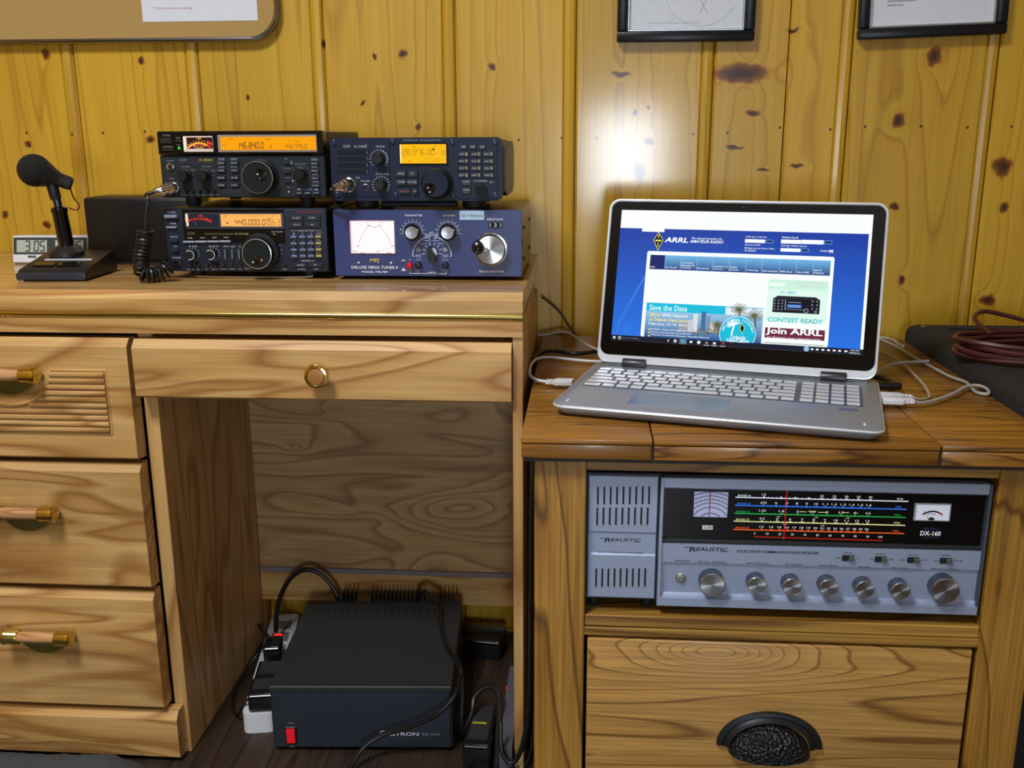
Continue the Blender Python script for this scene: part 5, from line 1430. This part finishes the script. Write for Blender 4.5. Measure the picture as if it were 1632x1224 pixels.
dx = thing('vintage_receiver', 'silver vintage communications receiver with coloured tuning scales on the cabinet shelf', 'radio', (.2839, YS, .366))
w, h = .3755, .1655
Z0 = .0130
F = Face((1055, 753), (1577, 769), (1551, 978), (1049, 957), w, h)
for nm in ('p',):
    _op = F.p
    F.p = lambda x, y, _o=_op: (_o(x, y)[0], _o(x, y)[1]+Z0)
def I(x, y): return (1050+x/5.3214, 760+y/5.3214)
def Hh(x, y): return (1230+x/4.0597, 720+y/4.0597)
part('cabinet', MB().box(-w/2, w/2, .004, .20, Z0, Z0+h, 0, .001), plain('receiver_case', (58, 62, 68), .45, .3), dx)
z1, z2 = (F.p(1055, 771)[1]+F.p(1575, 787.7)[1])/2, (F.p(1051, 856)[1]+F.p(1563, 876)[1])/2
part('top_trim', MB().prism([(.004, z1), (-.006, z1), (-.008, z1+.002), (-.008, Z0+h-.001), (-.007, Z0+h), (.004, Z0+h)], -w/2, w/2, 'x'), ALU, dx)
part('dial_glass', MB().box(-w/2, w/2, -.001, .004, z2, z1), BLACKG, dx, label='black glass tuning scale')
part('glass_sill', MB().box(-w/2, w/2, -.005, .004, z2-.0015, z2+.0035, 0, .0008), plain('dark_sill', (34, 38, 42), .4), dx)
z3 = (F.p(*I(440, 690))[1]+F.p(*Hh(1100, 765))[1])/2
z4 = (F.p(*I(440, 980))[1]+F.p(*Hh(1100, 985))[1])/2
part('control_panel', MB().prism([(.004, z2-.0015), (-.006, z2-.0015), (-.006, z3+.0006), (-.0035, z3-.0004), (-.0025, z4+.004), (-.006, z4), (-.0095, z4-.001), (-.0095, Z0+.001), (-.004, Z0), (.004, Z0)], -w/2, w/2, 'x'), ALU, dx, label='brushed aluminium control panel')
for sx in (-1, 1): part('side_trim', MB().box(sx*w/2-.002, sx*w/2+.002, -.009, .01, Z0, Z0+h, 0, .0006), ALUD if sx > 0 else ALU, dx)
G0 = .0014
a = F.p(*I(298, 100)); b = F.p(*I(575, 325))
part('spread_window', MB().rect(a[0], b[1], b[0], a[1], G0), glow('spread_lit', (138, 146, 178), .55, (150, 156, 190)), dx)
m = MB(); wc = ((a[0]+b[0])/2, b[1]-.011)
hw = (b[0]-a[0])/2
for r_ in (.016, .0235, .029, .0335, .038, .0425, .047):
    aa = math.degrees(math.acos(min(1, hw/r_)))
    lo2 = max(aa, math.degrees(math.asin(min(1, max(0, .0115/r_)))))
    m.ring(wc, r_-.0004, r_+.0003, G0+.0003, lo2+1, 179-lo2, 30, 0)
    for k in range(int(lo2)+4, int(180-lo2), 9): m.rect(wc[0]+r_*math.cos(R(k))-.0002, wc[1]+r_*math.sin(R(k)), wc[0]+r_*math.cos(R(k))+.0002, wc[1]+r_*math.sin(R(k))+.0014, G0+.0003, 0)
tx = F.p(*I(428, 200))[0]; m.rect(tx-.0006, b[1], tx+.0006, a[1], G0+.0005, 1)
part('spread_scale', m, [BLKPR, REDPR], dx, kind='stuff')
bands = [((1171.2, 788.8), (1446.8, 798.3), (214, 222, 236), 'BAND-A', ['15', '', '', '', '20', '25', '30', '35', '40'], 'KHz'),
         ((1170.3, 801.7), (1444.3, 811.1), (52, 116, 232), 'BAND-B', ['.535', '6', '.7', '8', '9', '10', '1.1', '1.2', '1.3', '1.4', '1.5', '1.6'], 'MHz'),
         ((1169.3, 814.5), (1442.3, 824), (40, 160, 70), 'BAND-C', ['1.55', '1.8', '2', '2.5', '3', '3.5', '4', '4.5'], 'MHz'),
         ((1168.4, 827.1), (1441.8, 836.8), (214, 214, 150), 'BAND-D', ['4.5', '5', '6', '7', '8', '9', '10', '11', '12', '13'], 'MHz'),
         ((1168, 840.4), (1440.1, 849.8), (226, 92, 34), 'BAND-E', ['13', '14', '15', '16', '17', '18', '19', '20', '21', '22', '24', '26', '27', '28', '29', '30'], 'MHz')]
m = MB(); bm_l = []
for bi, (p_, q_, col, nm, nums, un) in enumerate(bands):
    bm_l.append(glow('scale_band_%d' % bi, col, .85, tuple(c_*.6 for c_ in col)))
    F.line(m, *p_, *q_, 1.7, G0, bi)
    A_, B_ = F.p(*p_), F.p(*q_)
    F.text(m, nm, p_[0]+4, p_[0]+25, p_[1]-2.6, 3.4, G0, bi if bi in (0, 3, 1) else bi)
    F.text(m, un, q_[0]-18, q_[0]-8, q_[1]-4.2, 3.0, G0, bi)
    nn = len(nums)
    for i, s1 in enumerate(nums):
        t_ = .165+.615*(i/(nn-1))**.88
        x, y = p_[0]+(q_[0]-p_[0])*t_, p_[1]+(q_[1]-p_[1])*t_
        F.rect(m, x-1.3, y-2.6, x+1.3, y, G0+.0001, bi)
        if s1: F.text(m, s1, x-1.2*len(s1)-.6, x+1.2*len(s1)+.6, y-5.3, 3.4, G0, 5)
    for i in range(26):
        t_ = .165+.615*i/25; x, y = p_[0]+(q_[0]-p_[0])*t_, p_[1]+(q_[1]-p_[1])*t_
        F.rect(m, x-.5, y-1.7, x+.5, y, G0+.0001, bi)
p_, q_ = (1201, 852.5), (1406, 861); F.line(m, *p_, *q_, 1.6, G0, 6)
for i in range(11):
    t_ = i/10; x, y = 1202+200*t_, 847+8*t_; F.text(m, str(10*i), x-1.1*len(str(i*10)), x+1.1*len(str(i*10)), y, 3.6, G0, 5)
for i in range(51): t_ = i/50; x, y = 1202+203*t_, 852.5+8.4*t_; F.rect(m, x-.35, y-1.6, x+.35, y, G0+.0001, 6)
for x0, x1, y in ((1273, 1284, 813), (1287, 1300, 812.4), (1303, 1318, 814.3), (1341, 1352, 815), (1360, 1366, 816)): F.line(m, x0, y, x1, y+.4, .9, G0, 3)
for x, y in ((1240, 820.6), (1300, 822.5), (1350, 824), (1250, 833.2), (1310, 836)): F.text(m, 'HAM', x-2.6, x+2.6, y, 2.2, G0, 3)
bm_l += [glow('scale_numbers', (226, 228, 230), .75, (150, 150, 150)), glow('log_scale_red', (176, 30, 22), .8, (90, 20, 16))]
part('tuning_scales', m, bm_l, dx, kind='stuff')
m = MB(); F.line(m, 1253, 779, 1248, 857.5, 1.6, G0+.0004); part('dial_cursor', m, glow('cursor_red', (190, 34, 44), .75, (120, 20, 24)), dx)
a = F.p(*Hh(922, 328)); b = F.p(*Hh(1146, 450))
sm_ = part('signal_meter', MB().box(a[0], b[0], -.0032, .001, b[1], a[1], 0, .0006), plain('meter_frame_grey', (150, 156, 166), .4), dx)
part('meter_face', MB().rect(a[0]+.0018, b[1]+.0016, b[0]-.0018, a[1]-.0014, .0035), glow('meter_pale', (206, 210, 224), .45, (170, 174, 190)), sm_)
m = MB(); c = ((a[0]+b[0])/2, b[1]-.004)
m.ring(c, .0158, .0178, .0038, 48, 132, 20, 0); m.ring(c, .0158, .0178, .0039, 48, 70, 8, 1); m.line((c[0]-.004, b[1]+.003), (c[0]-.011, a[1]-.008), .0005, .0040, 1); m.ring((c[0]-.001, b[1]+.0016), 0, .004, .0039, 10, 170, 12, 0)
m.text('SIGNAL', c[0]-.006, c[0]+.004, c[1]+.0135, .002, .0038, 0)
part('meter_scale', m, [BLKPR, REDPR], sm_, kind='stuff')
m = MB(); F.text(m, 'DX-160', *[Hh(x, 528)[0] for x in (958, 1090)], Hh(0, 528)[1], 8.2, G0, 0, 0, .01)
F.text(m, 'FIELD EFFECT', *[Hh(x, 498)[0] for x in (978, 1076)], Hh(0, 498)[1], 2.6, G0, 1); F.text(m, 'CIRCUIT', *[Hh(x, 556)[0] for x in (975, 1070)], Hh(0, 556)[1], 2.4, G0, 1)
a = I(368, 390); b = I(453, 428); F.rect(m, *a, *b, G0, 0); F.rect(m, a[0]+.8, a[1]+.8, b[0]-.8, b[1]-.8, G0+.0002, 2); F.text(m, 'ERS', a[0]+1.5, b[0]-1.5, (a[1]+b[1])/2, 4.6, G0+.0004, 0, 0, .01)
part('glass_lettering', m, [glow('glass_print_white', (214, 218, 226), .8, (150, 150, 150)), glow('glass_print_blue', (60, 74, 132), .7), BLKPR], dx, kind='stuff')
m = MB(); q = .0064
realistic(m, F, 1092, 1159, 869, 7.2, q, 0); F.text(m, 'SOLID STATE COMMUNICATIONS RECEIVER', 1172.5, 1303, 874.8, 4.6, q, 0, 0, .015)
for s1, x0, x1, (ox, oy) in (('PHONES', 137, 258, I(0, 676)), ('BAND SPREAD', 332, 568, I(0, 690)), ('BFO PITCH', 738, 918, I(0, 705)), ('AF GAIN', 1058, 1196, I(0, 716))):
    F.text(m, s1, I(x0, 0)[0], I(x1, 0)[0], oy, 2.9, q, 0)
for s1, x0, x1, y in (('ANT TRIM', 292, 412, 720), ('BAND', 552, 622, 731), ('RF GAIN', 765, 870, 741), ('MAIN TUNING', 1018, 1196, 750)): F.text(m, s1, Hh(x0, 0)[0], Hh(x1, 0)[0], Hh(0, y)[1], 2.9, q, 0)
for (cx, cy_, up_, l_, r2) in ((483, 673, 'ANL', 'OFF', 'ON'), (693, 683, 'MODE', 'AM', 'SSB'), (903, 690, 'AVC', 'FAST', 'SLOW'), (1113, 697, 'OPR', 'REC', 'STD BY')):
    F.text(m, up_, Hh(cx-30, 0)[0], Hh(cx+32, 0)[0], Hh(0, cy_-34)[1], 2.6, q, 0); F.text(m, l_, Hh(cx-46-11*len(l_), 0)[0], Hh(cx-46, 0)[0], Hh(0, cy_-2)[1], 2.4, q, 0); F.text(m, r2, Hh(cx+48, 0)[0], Hh(cx+48+11*len(r2), 0)[0], Hh(0, cy_)[1], 2.4, q, 0)
    o_ = button(dx, F, *Hh(cx-37, cy_-21), *Hh(cx+38, cy_+19), .0072, BLACK, 'slide_switch', base=0)
    part('slider', MB().box(.0005, .0068, -.0095, -.006, -.0035, .0030, 0, .0006), plain('switch_chrome', (120, 126, 130), .3, .6), o_)
F.text(m, 'OFF', *[I(x, 0)[0] for x in (983, 1022)], I(0, 952)[1], 2.2, .0034, 1)
for x, y in ((500, 800), (528, 785), (615, 790), (640, 812)): a = Hh(x, y); F.text(m, 'ABDE'[int(x/50) % 4], a[0]-.8, a[0]+.8, a[1], 2.4, .0036, 1)
part('lettering', m, [BLKPR, REDPR], dx, kind='stuff')
c = F.p(*I(183, 828)); part('phones_jack', MB().lathe([(.0066, .002), (.0066, .004), (.0046, .0048), (.0046, .0060), (.0026, .0062), (.0026, .003)], seg=24), plain('jack_nickel', (168, 176, 168), .3, .7), dx, (c[0], 0, c[1]))
KND = plain('knob_anodised', (88, 96, 110), .3, .75)
def tknob(x, y, rp, depth, name):
    c_ = F.p(x, y); r_ = rp*F.k
    o_ = part(name, MB().lathe([(r_*1.0, .002), (r_*1.0, .006), (r_*.95, depth-.003), (r_*.97, depth-.001)], seg=40), KND, dx, (c_[0], 0, c_[1]))
    part('knob_rim', MB().lathe([(r_*.97, depth-.0012), (r_*.99, depth), (r_*.93, depth+.0006)], seg=40, cap1=False), CHROME, o_)
    part('knob_face', MB().lathe([(r_*.93, depth), (r_*.93, depth+.0003), (.0001, depth+.0001)], seg=40), SPUN, o_)
tknob(1132.5, 919, 21, .019, 'band_spread_knob')
for x, y, nm in ((1202.5, 921, 'pitch_knob'), (1257.5, 924, 'volume_knob'), (1315, 926, 'trim_knob'), (1371.6, 929.5, 'band_knob'), (1428.3, 932.5, 'gain_knob')): tknob(x, y, 15.6, .018, nm)
tknob(1498, 932, 22.5, .019, 'main_tuning_knob')
for x in (-.16, .16):
    for y in (.02, .17): part('foot', MB().lathe([(.0075, 0), (.0085, .004), (.0085, Z0+.001)], axis=(0, 0, 1), seg=16, cap0=True), RUBBER, dx, (x, y, 0))

# ------------------------------------------------------------------ power supply under the desk
PSW, PSH, PSD = .282, .115, .272
ps = thing('power_supply', 'black metal power supply with red rocker switch under the desk', 'power supply', (-.335, 1.3085, 0), R(3.6))
PSM = plain('power_supply_paint', (38, 41, 44), .5, vary=.2, vscale=700, bump=.2, bscale=1100)
z0 = .006
part('cover', MB().box(-PSW/2, PSW/2, .003, PSD, z0, PSH, 0, .0012), PSM, ps)
part('front_panel', MB().box(-PSW/2+.003, PSW/2-.003, -.001, .004, z0+.002, PSH-.008, 0, .001), plain('power_supply_front', (34, 42, 54), .45, vary=.2, vscale=700), ps)
part('front_lip', MB().box(-PSW/2, PSW/2, -.002, .006, PSH-.009, PSH, 0, .0012), PSM, ps)
sx_, sz_ = -.1115, .030
sw = part('rocker_switch', MB().box(sx_-.0085, sx_+.0085, -.004, .001, sz_-.0155, sz_+.0155, 0, .001), BLACK, ps)
part('rocker', MB().prism([(-.003, sz_-.0125), (-.0055, sz_-.012), (-.0045, sz_), (-.0095, sz_+.0125), (-.003, sz_+.0128)], sx_-.0062, sx_+.0062, 'x'), glow('red_rocker_lit', (214, 24, 34), .7, (120, 10, 14)), sw, label='lit red rocker')
m = MB(); m.text('ON', sx_-.004, sx_+.004, sz_+.021, .003, .0014); m.text('OFF', sx_-.005, sx_+.005, sz_-.0205, .003, .0014)
m.text('ASTRON', .036, .088, .032, .0062, .0014, 1, bold=.02); m.text('RS-35A', .094, .122, .0315, .0042, .0014, 0)
m.ring((.032, .034), .0025, .0042, .0014, 0, 180, 16, 1)
part('lettering', m, [DIMPR, GREYPR], ps, kind='stuff')
vent = mesh_of('vent_slot', MB().box(-.0016, .0016, 0, .016, 0, .0006), [BLKPR])
for i in range(16):
    if i in (5,): continue
    part('vent_slot', vent, None, ps, (-.098+.0128*i, PSD-.036, PSH-.0002))
part('heat_sink', MB().box(-PSW/2+.03, PSW/2-.004, PSD, PSD+.006, z0+.01, PSH+.002), BLACK, ps)
fin = mesh_of('fin', MB().prism([(-.0014, 0), (.0014, 0), (.0006, PSH+.010), (-.0006, PSH+.010)], 0, .030, 'y'), [BLACK])
for i in list(range(0, 4))+list(range(7, 21))+list(range(24, 29)): part('fin', fin, None, ps, (-.078+.0074*i, PSD+.005, .002))
for x in (-.12, .12):
    for y in (.02, PSD-.02): part('foot', MB().lathe([(.008, 0), (.009, .003), (.009, .007)], axis=(0, 0, 1), seg=14, cap0=True), RUBBER, ps, (x, y, 0))

# ------------------------------------------------------------------ power strips, adapters, leads on the floor
sa = math.atan2(-.065, -.36)
st_ = thing('power_strip', 'white power strip on the floor left of the power supply', 'power strip', (-.514, 1.345, 0), R(9.5))
part('housing', MB().prism(rrect(-.026, .026, 0, .34, .012, 4), 0, .034, 'z'), WHITEP, st_)
for i in range(6):
    o_ = part('socket', MB().box(-.016, .016, .05+.046*i, .082+.046*i, .0335, .0345), GREYP, st_)
part('lit_switch', MB().box(-.010, .004, .246, .257, .034, .038, 0, .0015), LEDR, st_)
part('protection_light', MB().lathe([(.003, .0338), (.003, .0365), (.0015, .0375)], axis=(0, 0, 1), seg=12), LEDC, st_, (.004, .222, 0))
ADP = plain('adapter_plastic', (17, 17, 18), .35)
def adapter(name, label, loc, rz, dims, cat='adapter', yellow=False, sheen=True):
    w_, d_, h_ = dims
    t = thing(name, label, cat, loc, rz)
    part('block', MB().box(-w_/2, w_/2, -d_/2, d_/2, 0, h_, 0, .004, 2), ADP, t)
    part('ridge', MB().box(-w_/2+.003, w_/2-.003, -d_/2-.0008, -d_/2+.004, h_-.010, h_-.004, 0, .001), BLACKG, t)
    if sheen: part('sheen_plate', MB().box(-w_/2+.006, w_/2-.006, -d_/2+.012, d_/2-.006, h_-.0005, h_+.0004), plain('adapter_sheen', (44, 46, 48), .5), t)  # paler plate on the block's top, its sheen put into the colour
    if yellow: part('warning_strip', MB().box(-w_/2+.008, w_/2-.012, -d_/2+.052, -d_/2+.056, h_, h_+.0008), plain('yellow_strip', (176, 176, 36), .5), t)
    return t
adapter('wall_adapter', 'black plug-in adapter nearest the floor at front of the white strip', (-.5085, 1.375, .0355), R(9.5), (.052, .050, .034))
adapter('wall_adapter', 'black plug-in adapter in the middle of the white strip', (-.522, 1.437, .0355), R(9.5), (.046, .058, .026))
adapter('wall_adapter', 'small black plug near the lit end of the white strip', (-.538, 1.5055, .0355), R(9.5), (.030, .040, .040), sheen=False)
adapter('power_brick', 'black brick with a yellow marking right of the power supply', (-.1500, 1.322, 0), R(-2), (.042, .110, .050), 'adapter', True)
adapter('power_brick', 'black brick at the back right beneath the desk', (-.182, 1.625, 0), R(-8), (.085, .056, .040), 'adapter', False, False)
gs = thing('surge_protector', 'grey upright surge box with a red light against the desk side', 'power strip', (-.107, 1.40, 0))
part('housing', MB().prism([(-.14, 0), (-.14, .052), (-.05, .060), (.075, .060), (.09, .045), (.09, 0)], -.0095, .010, 'x'), plain('surge_grey', (84, 84, 94), .4), gs)
part('red_light', MB().box(-.0115, -.009, .020, .026, .036, .052), LEDR, gs)
part('dark_band', MB().box(-.0108, -.009, -.13, .07, .006, .014), BLACK, gs)

def cable(label, pts, r, mat, group=None, name='cable', sub=6, extra=None):
    mb = MB().tube(pts, r, 8, sub=sub)
    if extra: extra(mb)
    return tag(part(name, mb, mat), label, 'cable', group)
cable('thick black cable arching up behind the power supply at left', [(-.440, 1.605, .085), (-.452, 1.612, .122), (-.475, 1.615, .150), (-.503, 1.615, .161), (-.530, 1.610, .148), (-.549, 1.60, .118), (-.557, 1.59, .085), (-.556, 1.575, .052)], .0042, CABLEB)
cable('black cable lying over the right side of the power supply top', [(-.300, 1.605, .105), (-.290, 1.592, .130), (-.276, 1.580, .139), (-.258, 1.572, .132), (-.247, 1.560, .122), (-.237, 1.500, .1195), (-.217, 1.430, .1195), (-.198, 1.392, .1195), (-.186, 1.365, .112), (-.182, 1.345, .085), (-.182, 1.33, .04), (-.180, 1.34, .006)], .0042, CABLEB)
cable('black cable swinging across the front of the power supply', [(-.183, 1.345, .118), (-.187, 1.305, .110), (-.205, 1.288, .092), (-.236, 1.286, .071), (-.268, 1.288, .056), (-.297, 1.287, .046), (-.322, 1.278, .033), (-.338, 1.262, .016), (-.345, 1.235, .006), (-.348, 1.16, .0045), (-.34, 1.05, .0045)], .0040, CABLEB)
cable('black lead curling along the foot of the desk side at left', [(-.553, 1.520, .065), (-.575, 1.535, .035), (-.592, 1.500, .012), (-.594, 1.450, .006), (-.580, 1.405, .006), (-.560, 1.376, .010), (-.547, 1.364, .032), (-.5385, 1.370, .046)], .0022, CABLEB)
cable('black flex looping above the white strip', [(-.540, 1.500, .080), (-.566, 1.525, .090), (-.574, 1.545, .082), (-.565, 1.562, .050), (-.548, 1.567, .045)], .0035, CABLEB)
cable('black loop of flex over the brick right of the power supply', [(-.190, 1.345, .008), (-.178, 1.33, .03), (-.166, 1.338, .058), (-.163, 1.352, .076), (-.146, 1.358, .090), (-.128, 1.352, .090), (-.1220, 1.335, .070), (-.1222, 1.30, .040), (-.1218, 1.262, .006), (-.116, 1.20, .005), (-.112, 1.10, .005)], .0045, CABLEB)
cable('thin black lead trailing round the front of the brick', [(-.178, 1.33, .006), (-.172, 1.285, .008), (-.155, 1.256, .008), (-.130, 1.248, .010), (-.105, 1.250, .016), (-.086, 1.255, .024)], .0020, CABLEB)
cable('black lead lying on the floor behind the back brick', [(-.23, 1.64, .004), (-.20, 1.6605, .012), (-.16, 1.6700, .016), (-.125, 1.668, .014), (-.107, 1.65, .006)], .003, CABLEB)
cable('black cable hanging down in the gap beside the oak cabinet', [(-.068, 1.30, .55), (-.068, 1.268, .45), (-.0685, 1.262, .30), (-.070, 1.258, .15), (-.076, 1.252, .085), (-.087, 1.248, .045), (-.100, 1.247, .036), (-.112, 1.25, .055), (-.1145, 1.262, .095)], .0038, CABLEB)
cable('second black cable in the gap beside the oak cabinet', [(-.060, 1.28, .52), (-.0600, 1.256, .40), (-.0605, 1.252, .22), (-.064, 1.248, .09), (-.072, 1.240, .045), (-.085, 1.238, .018), (-.10, 1.235, .006)], .0028, CABLEB)
tag(part('paper_scrap', MB().prism([(-.155, 1.262), (-.150, 1.274), (-.141, 1.276), (-.137, 1.283), (-.131, 1.281), (-.129, 1.262)], .001, .0022, 'z'), PAPER), 'torn white scrap of paper on the floor by the brick', 'paper')
for i, (pts, col) in enumerate((([(-.530, 1.640, .02), (-.505, 1.650, .05), (-.48, 1.640, .07), (-.455, 1.605, .06)], (150, 30, 26)), ([(-.545, 1.645, .016), (-.515, 1.655, .035), (-.49, 1.650, .05), (-.468, 1.615, .045)], (26, 26, 28)))):
    cable(('thin red supply wire behind the power supply', 'thin black supply wire behind the power supply')[i], pts, .0028, plain('wire_%d' % i, col, .45), 'supply wires')

# rumpled mat in front of the drawers
mt_ = MB(); nx_, ny_ = 60, 34
rg = random.Random(5)
for j in range(ny_+1):
    for i in range(nx_+1):
        u_, v_ = i/nx_, j/ny_
        x = -1.12+.475*u_; y = .98+.255*v_
        prof_ = ((v_/.86)**.6 if v_ < .86 else math.sqrt(max(0, 1-((v_-.86)/.14)**2)))*min(1, (1-u_)*9)**.5
        z = .003+.045*prof_*(.90+.10*math.sin(6*u_+1.2)) + .0035*rg.random()*prof_
        mt_.v.append((x+.003*rg.random(), y+.003*rg.random(), z))
for j in range(ny_):
    for i in range(nx_):
        a = j*(nx_+1)+i; mt_.f.append((a, a+1, a+nx_+2, a+nx_+1)); mt_.m.append(0)
mt_.box(-1.12, -.65, .985, 1.23, .0005, .0035)
tag(part('floor_mat', mt_, plain('grey_pile', (72, 76, 80), .95, vary=.45, vscale=500, bump=1, bscale=900), angle=80), 'rumpled dark grey pile mat on the floor before the bottom drawer', 'mat')

# ------------------------------------------------------------------ leads on the cabinet top
def usb(label, pos, direction, pts, mat, pm=WHITEP, r=.0021, sc=1.0):
    t = thing('usb_cable', label, 'cable', (pos[0], pos[1], .598))
    d = Vector(direction).normalized(); s_ = Vector((-d.y, d.x, 0))
    M = Matrix((d, s_, Vector((0, 0, 1)))).transposed().to_4x4(); M.translation = Vector(pos)
    mb = MB().box(0, .026*sc, -.0075*sc, .0075*sc, -.0042, .0042, 0, .0016, 2)
    mb.xf(M); part('plug', mb, pm, t, world=True)
    mb = MB()
    for k in range(3): mb.box((.026+.0042*k)*sc, (.0288+.0042*k)*sc, -.0045*sc+.0006*k, .0045*sc-.0006*k, -.0034, .0034, 0, .0008)
    mb.box(.026*sc, .039*sc, -.0028, .0028, -.0024, .0024)
    mb.xf(M); part('strain_relief', mb, pm, t, world=True)
    p_ = Vector(pos)+d*.038*sc
    part('lead', MB().tube([p_]+[Vector(q) for q in pts], r, 8), mat, t, world=True)
    return t
usb('white usb lead curling out of the left side of the laptop', (-.0125, 1.2905, .6075), (-1, .22, -.05), [(-.062, 1.305, .606), (-.073, 1.328, .606), (-.0765, 1.365, .605), (-.0755, 1.415, .605), (-.067, 1.452, .604), (-.048, 1.459, .604), (-.01, 1.442, .604), (.03, 1.434, .604), (.09, 1.45, .604)], WHITEC)
usb('grey usb lead doubling back behind the laptop at right, rear plug', (.3835, 1.2365, .6085), (.97, -.10, 0), [(.432, 1.2350, .605), (.450, 1.252, .603), (.460, 1.285, .602), (.468, 1.330, .602), (.474, 1.39, .602), (.479, 1.455, .602), (.474, 1.52, .602), (.45, 1.56, .602), (.40, 1.60, .602)], plain('beige_cable', (176, 160, 140), .45))
usb('grey usb lead with a loop by the black speaker box, front plug', (.3795, 1.2165, .6085), (.97, -.10, 0), [(.430, 1.218, .605), (.462, 1.245, .604), (.490, 1.272, .605), (.515, 1.302, .606), (.532, 1.309, .606), (.5395, 1.296, .605), (.5345, 1.277, .603), (.524, 1.285, .602), (.526, 1.315, .602), (.530, 1.342, .602), (.520, 1.375, .602), (.515, 1.43, .602), (.510, 1.50, .602), (.507, 1.58, .602), (.498, 1.64, .602)], GREYC)
cable('grey lead looping behind the right edge of the laptop screen', [(.40, 1.640, .601), (.45, 1.655, .601), (.495, 1.655, .602), (.517, 1.635, .602), (.516, 1.595, .602), (.512, 1.56, .6065)], .0021, GREYC)
cable('short grey lead arching beside the laptop hinge', [(.418, 1.375, .601), (.435, 1.405, .604), (.455, 1.430, .606), (.478, 1.443, .6065), (.500, 1.450, .606), (.516, 1.452, .6068)], .0021, GREYC)
cable('white lead running along the wall behind the laptop', [(-.077, 1.640, .602), (-.058, 1.640, .604), (-.040, 1.640, .608), (-.022, 1.635, .606), (-.006, 1.585, .606), (.012, 1.52, .6085), (.05, 1.475, .603)], .0020, GREYC)
cable('black lead running behind the laptop to the desk gap', [(.10, 1.60, .602), (.060, 1.575, .602), (.021, 1.515, .602), (-.014, 1.497, .602), (-.045, 1.515, .602), (-.066, 1.502, .602), (-.0745, 1.465, .6005), (-.0752, 1.45, .590)], .0034, CABLEB)
cable('thin dark wire slanting from behind the desk to the cabinet', [(-.0735, 1.672, .664), (-.054, 1.668, .650), (-.038, 1.664, .634), (-.026, 1.660, .616), (-.012, 1.655, .600)], .0018, plain('dark_brown_wire', (40, 26, 22), .5))
pj = thing('power_lead', 'black right-angle power plug in the right side of the laptop', 'cable', (.40, 1.30, .598))
part('plug', MB().lathe([(.0052, 0), (.0052, .026), (.0042, .029)], (.3995, 1.2985, .6065), (.97, -.10, 0), 18, cap0=True), CABLEB, pj, world=True)
part('lead', MB().tube([(.419, 1.2975, .6065), (.421, 1.306, .6065), (.421, 1.325, .606), (.419, 1.345, .605), (.410, 1.362, .604), (.398, 1.375, .602), (.38, 1.42, .6015), (.33, 1.47, .6015)], .0042, 8), CABLEB, pj, world=True)
